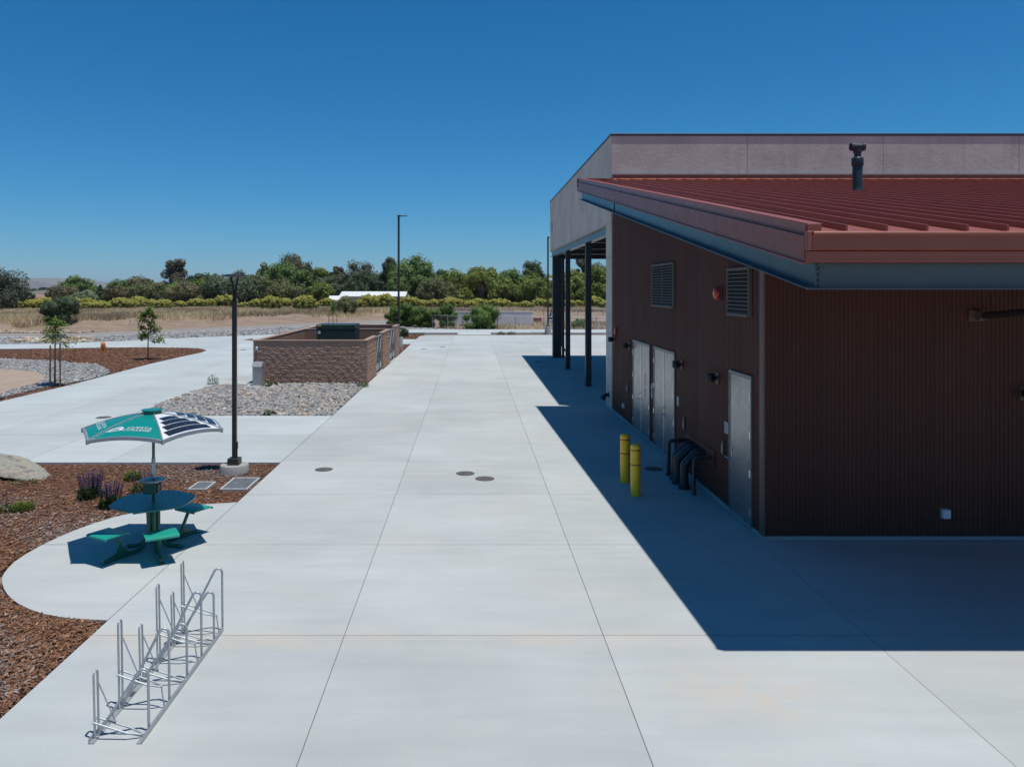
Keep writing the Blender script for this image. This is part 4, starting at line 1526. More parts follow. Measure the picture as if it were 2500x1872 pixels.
mk("pad", MB().cbox(tx0 - .2, tx1 + .2, ty0 - .25, ty1 + .2, -.03, .118, .01), M['footing'], tf)

# stainless pedestal cabinet
pc = tag(empty("pedestal_cabinet", (-8.93, 32.2, 0)), "stainless pedestal cabinet with a sloped hood against the block wall", "cabinet")
a, b = -9.12, -8.74
mk("pad", MB().cbox(-9.42, -8.52, 31.75, 32.78, -.06, .035, .01), M['curb'], pc)
mk("body", MB().cbox(a, b, 31.95, 32.40, .036, .80, .006), M['stainless'], pc)
hd = MB().extr([(a - .012, 31.93, .805), (a - .012, 31.93, .83), (a - .012, 32.02, .96), (a - .012, 32.12, 1.005), (a - .012, 32.42, 1.005), (a - .012, 32.42, .805)], (b - a + .024, 0, 0))
mk("hood", hd, M['stainless'], pc, fix=True)
for x in (a + .10, b - .10):
    mk("access_plate", MB().cbox(x - .035, x + .035, 31.943, 31.949, .14, .22, .002), M['galv'], pc)
e = tag(empty("wall_outlet", (-9.2, 33.0, 1.52)), "small white outlet cover high on the rough block wall", "outlet cover")
mk("cover", MB().cbox(-9.275, -9.175, 32.94, 33.0, 1.42, 1.55, .01), M['white'], e)
mk("hood", MB().tube([(-9.225, 32.965, 1.54), (-9.225, 32.965, 1.60)], [.05, .012], 10), M['white'], e)

# ================================================================== LIGHTING POLES
lx, ly = -5.28, 17.1
lamp = tag(empty("lamp_post", (lx, ly, 0)), "bronze lamp post with a round flat head on a forked arm in the bark bed", "lamp post")
mk("footing", MB().lathe([(.305, -.12), (.305, .145), (.297, .155), (.02, .157)], (lx, ly, 0), 40), M['footing'], lamp, smooth=40)
mk("base_cover", MB().cbox(lx - .125, lx + .125, ly - .125, ly + .125, .158, .30, .006), M['pole'], lamp)
mk("pole", MB().cbox(lx - .047, lx + .047, ly - .047, ly + .047, .30, 3.80, .008), M['pole'], lamp)
mk("pole_cap", MB().cbox(lx - .04, lx + .04, ly - .04, ly + .04, 3.801, 3.83, .006), M['bronze'], lamp)
mk("outlet", MB().cbox(lx + .048, lx + .075, ly - .03, ly + .03, .50, .66, .006).tube([(lx + .058, ly, .31), (lx + .058, ly, .50)], .012, 6), M['pole'], lamp)
for s_ in (-1, 1):
    arm = bend([(lx + s_ * .02, ly, 3.75), (lx + s_ * .022, ly, 4.02), (lx + s_ * .055, ly, 4.22), (lx + s_ * .085, ly, 4.335)], .1)
    mk("fork_arm", MB().tube(arm, .024, 10), M['bronze'], lamp, smooth=50)
mk("head", MB().lathe([(.10, 4.325), (.25, 4.333), (.292, 4.348), (.296, 4.356), (.27, 4.372), (.16, 4.392), (.03, 4.398)], (lx, ly, 0), 40), M['bronze'], lamp, smooth=50)


def tall_light(x, y, top, base_h, label, armdir):
    e = tag(empty("area_light", (x, y, 0)), label, "light pole")
    mk("footing", MB().lathe([(.29, -.06), (.29, base_h - .01), (.28, base_h), (.02, base_h + .002)], (x, y, 0), 28), M['curb'], e, smooth=40)
    mk("base_cover", MB().cbox(x - .17, x + .17, y - .17, y + .17, base_h + .003, base_h + .13, .01), M['bronze'], e)
    mk("pole", MB().cbox(x - .07, x + .07, y - .07, y + .07, base_h + .13, top, .01), M['pole'], e)
    hd = MB().cbox(x + min(.07 * armdir, .62 * armdir), x + max(.07 * armdir, .62 * armdir), y - .11, y + .11, top - .09, top - .045, .012)
    hd.cbox(x + min(.07 * armdir, .2 * armdir), x + max(.07 * armdir, .2 * armdir), y - .04, y + .04, top - .12, top - .02, .008)
    mk("head", hd, M['bronze'], e)
    return e


tall_light(-4.98, 52.7, 9.16, .76, "tall bronze light pole with a single flat head behind the enclosure", 1)
e = tall_light(6.93, 69.0, 8.8, .72, "tall bronze light pole on a round footing just left of the bay columns", 1)
mk("camera_box", MB().cbox(7.0, 7.3, 68.9, 69.1, 4.85, 5.05, .02), M['white'], e)

# ================================================================== PICNIC TABLE WITH CANOPY
TX, TY = -5.0, 12.06
tab = tag(empty("picnic_table", (TX, TY, 0)), "green picnic table with four seats, a charging post and a six-sided solar canopy", "picnic table")


def pol(rad, deg, z): return (TX + rad * math.cos(R(deg)), TY + rad * math.sin(R(deg)), z)


# tabletop: rounded six-sided sheet with a folded rim
top = []
for k in range(72):
    a = k * 5.0
    d = abs((a - 30) % 60); d = min(d, 60 - d)
    rad = .588 + .048 * (1 - d / 30) ** 1.6
    top.append((rad, a))
tt = MB()
n = len(top)
for rad_s, z in ((1, .715), (1, .735), (.985, .742)):
    for rad, a in top: tt.v.append(pol(rad * rad_s, a, z))
for q in range(2):
    for k in range(n):
        a, b = q * n + k, q * n + (k + 1) % n
        tt.f.append((a, b, b + n, a + n))
tt.f += [tuple(range(n - 1, -1, -1)), tuple(range(2 * n, 3 * n))]
mk("tabletop", tt, M['teal'], tab, smooth=35)
# six tubes run down the pedestal and turn out along the ground
for k in range(6):
    a = 60 * k
    long_ = k in (1, 2, 4, 5)
    rout = .83 if long_ else .40
    L = bend([pol(.075, a, .71), pol(.078, a, .22), pol(.20, a, .035), pol(rout, a, .028)], .13, 5)
    leg = mk("leg", MB().tube(L, .030, 10), M['dkgreen'], tab, smooth=50)
    ex, ey = math.cos(R(a)), math.sin(R(a))
    mk("foot_plate", MB().extr([pol(rout - .02, a - 3 if long_ else a - 7, .003), pol(rout + .07, a - 3 if long_ else a - 7, .003), pol(rout + .07, a + 3 if long_ else a + 7, .003), pol(rout - .02, a + 3 if long_ else a + 7, .003)], (0, 0, .012)), M['dkgreen'], leg, fix=True)
    if long_:
        arm = mk("seat_post", MB().tube(bend([pol(.42, a, .035), pol(.52, a, .10), pol(.68, a, .41)], .10, 5), .028, 10), M['dkgreen'], tab, smooth=50)
        gx = MB()
        px_, py_ = -ey * .005, ex * .005
        pts = [pol(.57, a, .05), pol(.80, a, .05), pol(.66, a, .10), pol(.60, a, .20), pol(.575, a, .20), pol(.50, a, .06)]
        gx.extr([(p[0] - px_, p[1] - py_, p[2]) for p in pts], (2 * px_, 2 * py_, 0))
        mk("gusset", gx, M['dkgreen'], arm, fix=True)
        st = MB()
        hw, hl = .185, .235
        prof = [(-hw - .012, .400), (-hw - .010, .428), (-hw + .012, .441), (hw - .012, .441), (hw + .010, .428), (hw + .012, .400), (hw + .004, .400), (hw - .002, .424), (-hw + .002, .424), (-hw - .004, .400)]
        cx, cy = TX + .785 * ex, TY + .785 * ey
        for s_ in (-1, 1):
            for u, z in prof:
                rr = s_ * hl
                st.v.append((cx + ex * u - ey * rr, cy + ey * u + ex * rr, z))
        m = len(prof)
        for q in range(m): st.f.append((q, (q + 1) % m, m + (q + 1) % m, m + q))
        st.f += [tuple(range(m - 1, -1, -1)), tuple(range(m, 2 * m))]
        mk("seat", st, M['green'], tab, smooth=35, fix=True)
mk("pedestal_plate", MB().lathe([(.125, .16), (.125, .19)], (TX, TY, 0), 6).lathe([(.10, .70), (.10, .713)], (TX, TY, 0), 6), M['dkgreen'], tab)
for k in range(6):
    mk("bolt", MB().tube([pol(.104, 60 * k, .64), pol(.116, 60 * k, .64)], .012, 6).tube([pol(.104, 60 * k, .26), pol(.116, 60 * k, .26)], .012, 6), M['chrome'], tab)
# charging post
mk("mast", MB().tube([(TX, TY, .743), (TX, TY, 2.05)], .022, 12), M['dkgreen'], tab, smooth=50)
mk("mast_sleeve", MB().tube([(TX, TY, 1.085), (TX, TY, 1.40)], .030, 12), M['ribgrey'], tab, smooth=50)
mk("mast_label", MB().box(TX - .012, TX + .014, TY - .0325, TY - .0305, 1.16, 1.33), M['white'], tab)
mk("charger_box", MB().cbox(TX - .12, TX + .085, TY - .11, TY + .12, .86, 1.045, .006), M['dkgreen'], tab)
sk = MB()
for yy in (TY - .06, TY + .04):
    sk.cbox(TX + .086, TX + .11, yy - .035, yy + .035, .89, 1.01, .004)
mk("socket_cover", sk, M['cap'], tab)
mk("charger_disc", MB().lathe([(.19, 1.05), (.195, 1.055), (.195, 1.068), (.03, 1.075)], (TX - .01, TY, 0), 36), M['teal'], tab, smooth=35)
mk("disc_rim", MB().lathe([(.1955, 1.052), (.199, 1.054), (.199, 1.069), (.1955, 1.071)], (TX - .01, TY, 0), 36), M['ribgrey'], tab, smooth=35)

# canopy: six arched panels between ribs
CX, CY, CR, ZE, ZA = -5.045, 12.12, 1.10, 1.85, 2.10


def rib_pt(k, t):
    a = R(60 * k)
    return Vector((CX + CR * t * math.cos(a), CY + CR * t * math.sin(a), ZE + (ZA - ZE) * (1 - t ** 1.75)))


def pan_pt(k, s, t, lift=0.0):
    a, b = rib_pt(k, t), rib_pt(k + 1, t)
    p = a.lerp(b, s)
    p.z += .055 * 4 * s * (1 - s) * t + lift
    return p


can = mk("canopy", MB().lathe([(.14, ZA + .0), (.14, ZA + .045), (.16, ZA + .048), (.16, ZA + .06), (.02, ZA + .066)], (CX, CY, 0), 24), M['dkgreen'], tab, smooth=40)
mk("hub_cap", MB().lathe([(.161, ZA + .049), (.164, ZA + .052), (.164, ZA + .0605), (.02, ZA + .0675)], (CX, CY, 0), 30), M['teal'], can, smooth=40)
NS, NTT = 10, 8
for k in range(6):
    white = k in (5, 0, 1)
    mb = MB()
    for j in range(NTT + 1):
        t_ = .12 + .875 * j / NTT
        for i in range(NS + 1):
            mb.v.append(pan_pt(k, i / NS, t_))
    nt = len(mb.v)
    for j in range(NTT + 1):
        t_ = .12 + .875 * j / NTT
        for i in range(NS + 1):
            mb.v.append(pan_pt(k, i / NS, t_, -.008))
    q = NS + 1
    for j in range(NTT):
        for i in range(NS):
            a = j * q + i
            mb.f.append((a, a + q, a + q + 1, a + 1))
            mb.f.append((nt + a, nt + a + 1, nt + a + q + 1, nt + a + q))
    pn = mk("panel", mb, M['canopywhite'] if white else M['canopy'], can, smooth=60)
    rim = MB()
    N2 = 14
    for i in range(N2 + 1):
        s_ = i / N2
        p = pan_pt(k, s_, 1.0); o_ = Vector((math.cos(R(60 * k + 30)), math.sin(R(60 * k + 30)), 0))
        for (du, dz) in ((-.028, .008), (.012, .006), (.014, -.045), (-.004, -.047), (-.006, -.004), (-.028, -.004)):
            rim.v.append(p + o_ * du + Vector((0, 0, dz)))
    for i in range(N2):
        for j in range(6):
            a, b = i * 6 + j, i * 6 + (j + 1) % 6
            rim.f.append((a, a + 6, b + 6, b))
    mk("rim", rim, M['ribgrey'], can, smooth=40, fix=True)
    rb = MB().tube([rib_pt(k, .13 + .87 * j / 10) + Vector((0, 0, .006)) for j in range(11)], .0125, 6)
    rb.tube([rib_pt(k, .1 + .9 * j / 10) + Vector((0, 0, -.03)) for j in range(11)], .02, 6)
    e_ = rib_pt(k, 1.0)
    rb.lathe([(.022, -.055), (.024, .012)], (e_.x, e_.y, e_.z), 8)
    mk("rib", rb, M['ribgrey'], can, smooth=50)
    if white and k in (5, 0):
        for row, (ta, tb, nc) in enumerate(((.37, .505, 4), (.52, .655, 6), (.67, .805, 8), (.82, .955, 10))):
            hw = CR * ta / 2 - .055
            off = -.012
            md = MB()
            for c in range(nc):
                a0 = off - hw + 2 * hw * c / nc + .0015; a1 = off - hw + 2 * hw * (c + 1) / nc - .0015
                for h in range(2):
                    t0 = ta + (tb - ta) * h / 2 + .0012; t1 = ta + (tb - ta) * (h + 1) / 2 - .0012
                    ss = lambda u, t_: .5 + u / (CR * t_)
                    md.add([pan_pt(k, ss(a0, t0), t0, .004), pan_pt(k, ss(a0, t1), t1, .004), pan_pt(k, ss(a1, t1), t1, .004), pan_pt(k, ss(a1, t0), t0, .004)], [(0, 1, 2, 3)])
            mk("solar_module", md, M['cell'], can)
    if k in (3, 4):
        bl = MB()
        for s_, t_ in ((.05, .35), (.05, .65), (.05, .93), (.95, .35), (.95, .65), (.95, .93), (.5, .96)):
            p = pan_pt(k, s_, t_, .002); bl.lathe([(.010, 0), (.007, .005)], p, 8)
        mk("rivet", bl, M['chrome'], can)


def text_verts(body, size, shear=.25):
    cu = bpy.data.curves.new("lettering", 'FONT')
    cu.body, cu.size, cu.align_x, cu.resolution_u = body, size, 'LEFT', 3
    cu.shear = shear; cu.offset = .0004; cu.space_character = .96
    ob = bpy.data.objects.new("lettering", cu); COL.objects.link(ob)
    bpy.context.view_layer.update()
    dg = bpy.context.evaluated_depsgraph_get()
    me = bpy.data.meshes.new_from_object(ob.evaluated_get(dg))
    v = [tuple(p.co) for p in me.vertices]; f = [tuple(p.vertices) for p in me.polygons]
    bpy.data.objects.remove(ob, do_unlink=True); bpy.data.curves.remove(cu); bpy.data.meshes.remove(me)
    return v, f


def on_panel(k, u, w, lift=.005):
    """metres right (u) of the panel middle and down-slope position w (metres from the hub)"""
    t_ = w / CR
    return pan_pt(k, .5 + u / (CR * t_), t_, lift)


for k in (3, 4):
    lg = MB()
    sx = 1.12
    for body, x0, w0 in (("CUESTA", -.085, .835), ("COLLEGE", -.13, .912)):
        v, f = text_verts(body, .076)
        x1 = max(p[0] for p in v)
        sc = (.37 if body == "CUESTA" else .43) / x1
        lg.add([on_panel(k, x0 + p[0] * sc, w0 - p[1]) for p in v], f)
    # the mark: a leaning arch cut by a smaller arch and a ground line
    def arch(x, y, rx, ry, n=14, a0=0, a1=180): return [(x + rx * math.cos(R(a0 + (a1 - a0) * i / n)), y + ry * math.sin(R(a0 + (a1 - a0) * i / n))) for i in range(n + 1)]
    def put(outer, inner_):
        n_ = len(outer); b = []
        for (ax, ay), (bx_, by_) in zip(outer, inner_): b += [(ax, ay), (bx_, by_)]
        lg.add([on_panel(k, -.245 + p[0] + p[1] * .35, .905 - p[1]) for p in b], [(2 * i, 2 * i + 2, 2 * i + 3, 2 * i + 1) for i in range(n_ - 1)])
    put(arch(0, .015, .105, .125), arch(.012, .015, .072, .088))
    put(arch(.03, .012, .058, .07, 14, 0, 130), arch(.036, .012, .030, .038, 14, 0, 130))
    put([(-.125, .0), (.09, .0)], [(-.115, .016), (.095, .012)])
    put([(-.04, .018), (.0, .045), (.035, .06)], [(-.05, .016), (-.02, .016), (.0, .016)])
    mk("lettering", lg, M['canopywhite'], can)

# ================================================================== BIKE RACK
bx0, bx1, by0, by1 = -3.395, -2.965, 6.84, 9.10
rack = tag(empty("bike_rack", (bx0, by0, 0)), "galvanised wire bike rack with six alternating high and low bays on the plaza", "bike rack")
for x in (bx0, bx1):
    sg = 1
    a = MB().cbox(x - .025, x + .025, by0, by1, .004, .010, .001)
    if x == bx1: a.cbox(x + .019, x + .0248, by0, by1, .0105, .055, .001)
    else: a.cbox(x - .025, x - .019, by0, by1, .0105, .045, .001)
    mk("rail", a, M['galv'], rack)
mk("rack_label", MB().box(bx0 - .012, bx0 + .02, 7.62, 7.72, .0108, .0118), M['ink'], rack)
YS = [6.95, 7.43, 7.90, 8.33, 8.74, 9.04]
for i, y in enumerate(YS):
    tall = i % 2 == 1
    hL, hR = (.85, .735) if tall else (.60, .575)
    zl, zr = (.345, .215) if tall else (.155, .03)
    g = .036
    hp = [(bx0, y - g, .01), (bx0 - .012, y - g, hL - g)] + [(bx0 - .012, y - g * math.cos(R(q)), hL - g + g * math.sin(R(q))) for q in range(20, 180, 20)] + [(bx0 - .012, y + g, hL - g), (bx0, y + g, .01)]
    mk("upright_loop", MB().tube(hp, .0105, 8), M['galv'], rack, smooth=50)
    w = .045
    dx = bx1 - bx0
    hoop = [(bx1, y + .10, .01), (bx1 - .002, y + .09, hR - w)] + [(bx1 - .002 - w + w * math.cos(R(q)), y + .09 - .02 * q / 160, hR - w + w * math.sin(R(q))) for q in range(20, 161, 20)] + [(bx0 + .0, y + .02, .015)]
    mk("leaning_hoop", MB().tube(hoop, .0135, 8), M['galv'], rack, smooth=50)
    xe = bx1 - (.01 if not tall else .03)
    hw = .042
    hold = [(bx0 - .02, y - hw, zl), (xe - .13, y - hw, zr + .03), (xe - .02, y - hw * .3, zr), (xe, y, zr), (xe - .02, y + hw * .3, zr), (xe - .13, y + hw, zr + .03), (bx0 - .02, y + hw, zl)]
    mk("wheel_holder", MB().tube(hold, .009, 8).tube([(bx0 - .014, y - hw - .02, zl), (bx0 - .014, y + hw + .02, zl)], .006, 6), M['galv'], rack, smooth=50)
    zb_ = zl + (zr - zl) * .36 + .008
    mk("diagonal_brace", MB().tube([(bx0 - .012, y + g + .01, hL * .80), (bx0 + dx * .36, y + .035, zb_)], .0065, 8), M['galv'], rack, smooth=50)
    if tall: mk("support", MB().tube([(xe - .01, y, zr), (bx1 - .01, y, .012)], .0075, 8), M['galv'], rack, smooth=50)

# ================================================================== BED FURNITURE
def vault(x0, x1, y0, y1, label):
    e = tag(empty("utility_vault", ((x0 + x1) / 2, y0, 0)), label, "utility vault")
    z = .012
    mk("frame", MB().cbox(x0, x0 + .04, y0, y1, -.08, z, .004).cbox(x1 - .04, x1, y0, y1, -.08, z, .004).cbox(x0 + .041, x1 - .041, y0, y0 + .045, -.08, z, .004).cbox(x0 + .041, x1 - .041, y1 - .045, y1, -.08, z, .004), M['curb'], e)
    mk("lid", MB().cbox(x0 + .045, x1 - .045, y0 + .05, y1 - .05, -.03, z - .004, .003), M['box_lid'], e)
    mk("pick_slot", MB().box((x0 + x1) / 2 - .03, (x0 + x1) / 2 + .03, y1 - .12, y1 - .10, z - .0035, z - .002), M['void'], e)


vault(-5.76, -5.37, 15.54, 16.15, "smaller rectangular vault lid set in the bark, farther from the plaza edge")
vault(-5.11, -4.54, 15.54, 16.5, "larger rectangular vault lid set in the bark beside the plaza edge")

# boulder
bm = bmesh.new()
bmesh.ops.create_icosphere(bm, subdivisions=5, radius=1)
rv = np.random.RandomState(61)
planes = [(rv.normal(0, 1, 3), rv.uniform(.66, .9)) for _ in range(9)]
planes += [((-.12, -.38, .92), .62), ((.12, -.80, -.50), .34), ((.2, -.9, -.2), .62), ((.80, -.35, .25), .78), ((.55, .1, .85), .72)]
from mathutils import noise as mnoise
for v in bm.verts:
    p = v.co.copy()
    for nrm, d in planes:
        nn = Vector(nrm).normalized()
        ex = p.dot(nn) - d
        if ex > 0: p -= nn * ex * .97
    p += p.normalized() * (.06 * mnoise.noise(p * 2.1) + .03 * mnoise.noise(p * 6) + .015 * mnoise.noise(p * 16))
    v.co = (p.x * 1.42 - .22 * p.z, p.y * .75, p.z * .29 + .02 * p.x)
    if v.co.z < .06:
        q_ = min(1, (.06 - v.co.z) / .22)
        v.co.y *= 1 - .5 * q_; v.co.x *= 1 - .08 * q_
me = bpy.data.meshes.new("boulder"); bm.to_mesh(me); bm.free()
me.polygons.foreach_set("use_smooth", [True] * len(me.polygons))
t = NT("boulder_rock")
P_ = t.obj()
n1, n2 = t.noise(P_, 2.2, 6, .62), t.noise(P_, 14, 5, .6)
c_ = t.mix(t.rng(n1, .35, .68), (.285, .29, .25), (.385, .325, .245))
c_ = t.mix(t.rng(t.noise(P_, 4.5, 5), .52, .68), c_, (.17, .18, .165))
c_ = t.val(c_, t.rng(n2, .3, .7, .78, 1.18))
t.bump(t.math('ADD', t.math('MULTIPLY', n1, .5), n2), .8, .05)
me.materials.append(t.out(c_, .95, 0, .15))
o = bpy.data.objects.new("boulder", me); COL.objects.link(o)
o.location = (-10.32, 16.75, .06); o.rotation_euler = (R(5), R(6), R(-12))
tag(o, "broad pale grey boulder lying in the bark bed at the left edge", "boulder")

# flowering sage, low green plants, weeds
M['sage_leaf'] = leaf_mat("sage_leaf", (.022, .045, .012), (.075, .13, .03), .2)
M['lime'] = leaf_mat("lime_leaf", (.05, .09, .012), (.22, .28, .045), .25)
M['weed'] = leaf_mat("weed_leaf", (.04, .065, .02), (.12, .17, .06), .2)


def tuft_leaves(n, rad, h, L, w, r, droop=.5):
    a = r.uniform(0, 2 * np.pi, n); rr = rad * np.sqrt(r.uniform(0, 1, n))
    z = h * r.uniform(0, 1, n) * (1 - .5 * (rr / rad) ** 2)
    c = np.stack([rr * np.cos(a), rr * np.sin(a), z], 1)
    el_ = r.uniform(-.1, 1.2, n); aa = a + r.normal(0, .7, n)
    d = np.stack([np.cos(aa) * np.cos(el_), np.sin(aa) * np.cos(el_), np.sin(el_)], 1) * (L * r.uniform(.6, 1.2, n))[:, None]
    s = np.stack([-np.sin(aa), np.cos(aa), r.normal(0, .3, n)], 1) * (w * r.uniform(.6, 1.2, n))[:, None] / 2
    mid = c + d * .55 + np.array([0, 0, .12])[None] * L
    V = np.stack([c, mid - s, c + d, mid + s], 1).reshape(-1, 3)
    F = np.arange(4 * n).reshape(-1, 4)
    return V, F, np.repeat(np.clip(r.uniform(0, 1, n) * .6 + .4 * (z / max(h, .01)), 0, 1), 4)


def sage(x, y, nsp, rad, hgt, seed, label, group=None, sparse=1.0):
    r = np.random.RandomState(seed)
    z0 = bed_z(x, y)
    e = tag(empty("flowering_sage", (x, y, z0)), label, "sage plant", group)
    V, F, tn = tuft_leaves(int(420 * sparse), rad * .72, hgt * .36, .085, .035, r)
    np_obj("foliage", V, F, M['sage_leaf'], tn, e)
    st = MB(); fv, ff, ft = [], [], []
    nb = 0
    for k in range(nsp):
        a = r.uniform(0, 2 * math.pi); q = rad * .55 * math.sqrt(r.uniform(0, 1)); ln = r.uniform(.05, .26)
        b = Vector((q * math.cos(a), q * math.sin(a), .05))
        tip = Vector((b.x + math.cos(a) * rad * ln * 1.8, b.y + math.sin(a) * rad * ln * 1.8, hgt * r.uniform(.68, 1.0)))
        st.tube([b, b.lerp(tip, .5) + Vector((0, 0, .02)), tip], [.004, .003, .002], 4, caps=False)
        nf = 34
        for j in range(nf):
            u = .42 + .58 * j / nf
            p = b.lerp(tip, u) + Vector((r.normal(0, .006), r.normal(0, .006), .02 * u * (1 - u)))
            L = .020 * (1.15 - u * .55)
            an = r.uniform(0, 6.28)
            d = Vector((math.cos(an), math.sin(an), r.uniform(.1, .7))) * L
            s = Vector((-math.sin(an), math.cos(an), .2)) * L * .45
            fv += [p - s, p + d * .6 - s, p + d + s * .2, p + s]
            ff.append((nb, nb + 1, nb + 2, nb + 3)); nb += 4
            ft += [r.uniform(0, 1)] * 4
    np_obj("flower_spike", np.array([tuple(p) for p in fv]), np.array(ff), M['petal'], np.array(ft), e)
    m_ = to_mesh("stem", [tuple(p) for p in st.v], st.f, M['sage_leaf'])
    o_ = bpy.data.objects.new("stem", m_); COL.objects.link(o_); o_.parent = e


x, y = ground(222, 1213); sage(x, y, 66, .33, .56, 71, "largest purple flowering sage clump in the bark bed")
x, y = ground(272, 1233); sage(x, y, 38, .27, .54, 72, "purple sage clump touching the table's left tip")
x, y = ground(345, 1204); sage(x, y, 16, .26, .55, 73, "sparse purple sage half hidden behind the charging box", sparse=.5)
x, y = ground(6, 1252); sage(x, y, 5, .18, .4, 74, "tiny purple sage sprig at the left picture edge", sparse=.2)


def low_plant(x, y, rad, h, mat, seed, label, n=900, L=.05):
    r = np.random.RandomState(seed)
    e = tag(empty("low_plant", (x, y, bed_z(x, y) if y < 17.9 and x > -22 else -.02)), label, "plant")
    V, F, tn = tuft_leaves(n, rad, h, L, L * .35, r)
    np_obj("foliage", V, F, mat, tn, e)
    return e


x, y = ground(323, 1172); low_plant(x, y, .17, .22, M['lime'], 81, "bright lime green plant in the bark beside the mast")
x, y = ground(55, 1246); low_plant(x, y, .19, .17, M['lime'], 82, "yellow green mounded plant in the greyed bark at far left", 1100)
x, y = ground(58, 1178); low_plant(x, y, .26, .06, M['weed'], 83, "thin green weeds at the foot of the boulder", 160, .05)
for q, (px, py, rd, hh, lb) in enumerate(((520, 938, .22, .42, "wispy grey green weed at the corner of the rock bed by the walk"), (652, 944, .2, .16, "green weed against the pedestal pad"), (668, 942, .14, .2, "small weed right of the pedestal pad"),
                                          (885, 944, .24, .18, "green weed at the rock bed corner by the block wall"), (658, 1012, .16, .14, "dry weed at the front edge of the rock bed"))):
    x, y = ground(px, py)
    low_plant(x, y, rd, hh, M['sage_leaf' if q == 0 else 'weed'], 90 + q, lb, 170, .10)
for q, px in enumerate((1224, 1249)):
    x, y = ground(px, 815, .1)
    e = low_plant(x, 68.4, .35, .3, M['weed'], 97 + q, ("left" if q == 0 else "right") + " one of two green weeds growing in the far gutter", 160, .14)

# ================================================================== HYDRANT, HEADWALL, SAPLINGS
hx, hy = ground(252, 857.5)
hyd = tag(empty("fire_hydrant", (hx, hy, -.02)), "orange fire hydrant in the island bed", "fire hydrant")
mk("barrel", MB().lathe([(.17, -.02), (.17, .03), (.12, .035), (.115, .40), (.15, .41), (.15, .45), (.12, .455)], (hx, hy, -.02), 20), M['orange'], hyd, smooth=40)
mk("bonnet", MB().lathe([(.14, .456), (.135, .52), (.11, .58), (.06, .62), (.035, .625), (.035, .67), (.02, .672)], (hx, hy, -.02), 20), M['orange'], hyd, smooth=40)
for dx, dy, rr, L in ((1, 0, .045, .20), (-1, 0, .045, .17), (.6, -.8, .06, .19)):
    mk("outlet", MB().tube([(hx, hy, .30), (hx + dx * L * .8, hy + dy * L * .8, .30)], rr * .85, 12).tube([(hx + dx * L * .75, hy + dy * L * .75, .30), (hx + dx * L, hy + dy * L, .30)], rr, 8), M['orange'], hyd, smooth=40)
hx, hy = xat(134, 60.5), 60.5
hw_ = tag(empty("drain_headwall", (hx, hy, 0)), "low grey concrete drain headwall in the tan stones", "headwall")
mk("face", MB().cbox(hx - .75, hx + .75, hy, hy + .2, -.06, .50, .01), M['curb'], hw_)
mk("wing", MB().extr([(hx - .75, hy, -.06), (hx - .75, hy + .2, -.06), (hx - .95, hy + .9, -.06), (hx - 1.05, hy + .9, -.06)], (0, 0, .4)), M['curb'], hw_, fix=True)
mk("pipe_mouth", MB().tube([(hx - .05, hy - .004, .14), (hx - .05, hy + .02, .14)], .17, 16), M['void'], hw_)

M['sap_leaf'] = leaf_mat("young_leaf", (.06, .115, .016), (.24, .33, .06), .4)


def sapling(x, y, h, crown_lo, rad, seed, label, stakes, lean=0, z0=-.02, trunk='bark', n=520, L=.19):
    r = np.random.RandomState(seed)
    e = tag(empty("young_tree", (x, y, z0)), label, "young tree")
    tr = MB().tube([(x, y, z0), (x + lean * .3, y, z0 + h * .4), (x + lean, y, z0 + h * .92)], [.045, .034, .01], 8)
    tips = []
    for k in range(11):
        u = crown_lo / h + (1 - crown_lo / h) * (k + .5) / 12
        a = k * 2.4 + r.uniform(-.4, .4)
        b = Vector((x + lean * u, y, z0 + h * u))
        q = rad * (1.0 - .55 * (k / 11)) * r.uniform(.65, 1.0)
        tp = b + Vector((math.cos(a) * q, math.sin(a) * q, .12 + .1 * r.uniform(-1, 1)))
        tr.tube([b, b.lerp(tp, .5) + Vector((0, 0, .05)), tp], [.011, .008, .004], 5)
        tips.append((b, tp))
    tips.append((Vector((x + lean, y, z0 + h * .85)), Vector((x + lean, y, z0 + h))))
    mk("trunk", tr, M[trunk], e, smooth=60)
    V = []; tn = []
    for k in range(n):
        b, tp = tips[r.randint(len(tips))]
        p = b.lerp(tp, r.uniform(.35, 1.08)) + Vector(r.normal(0, .10, 3))
        a = r.uniform(0, 6.28); dz = r.uniform(-.9, .15)
        d = Vector((math.cos(a), math.sin(a), dz)).normalized() * L * r.uniform(.6, 1.15)
        s = Vector((-math.sin(a), math.cos(a), r.uniform(-.4, .4))) * L * .22
        V += [p, p + d * .5 - s, p + d, p + d * .5 + s]
        tn += [r.uniform(0, 1)] * 4
    V = np.array([tuple(v) for v in V]) - np.array([x, y, z0])
    np_obj("crown", V, np.arange(len(V)).reshape(-1, 4), M['sap_leaf'], np.array(tn), e)
    for (dx, dy, hh) in stakes:
        s_ = tag(empty("tree_stake", (x + dx, y + dy, z0)), "round wooden stake " + ("left" if dx < 0 else "right") + " of " + ("the young tree in the grey cobbles" if y < 40 else "the small far young tree"), "stake")
        mk("post", MB().tube([(x + dx, y + dy, z0), (x + dx * .96, y + dy, z0 + hh)], .033, 8), M['wood'], s_, smooth=50)
        for zz in (.45, .62, .82):
            mk("tie", MB().tube([(x + dx, y + dy, z0 + hh * zz), (x + lean * .3 * zz, y, z0 + hh * zz + .01)], .006, 5), M['cap'], s_)
    return e


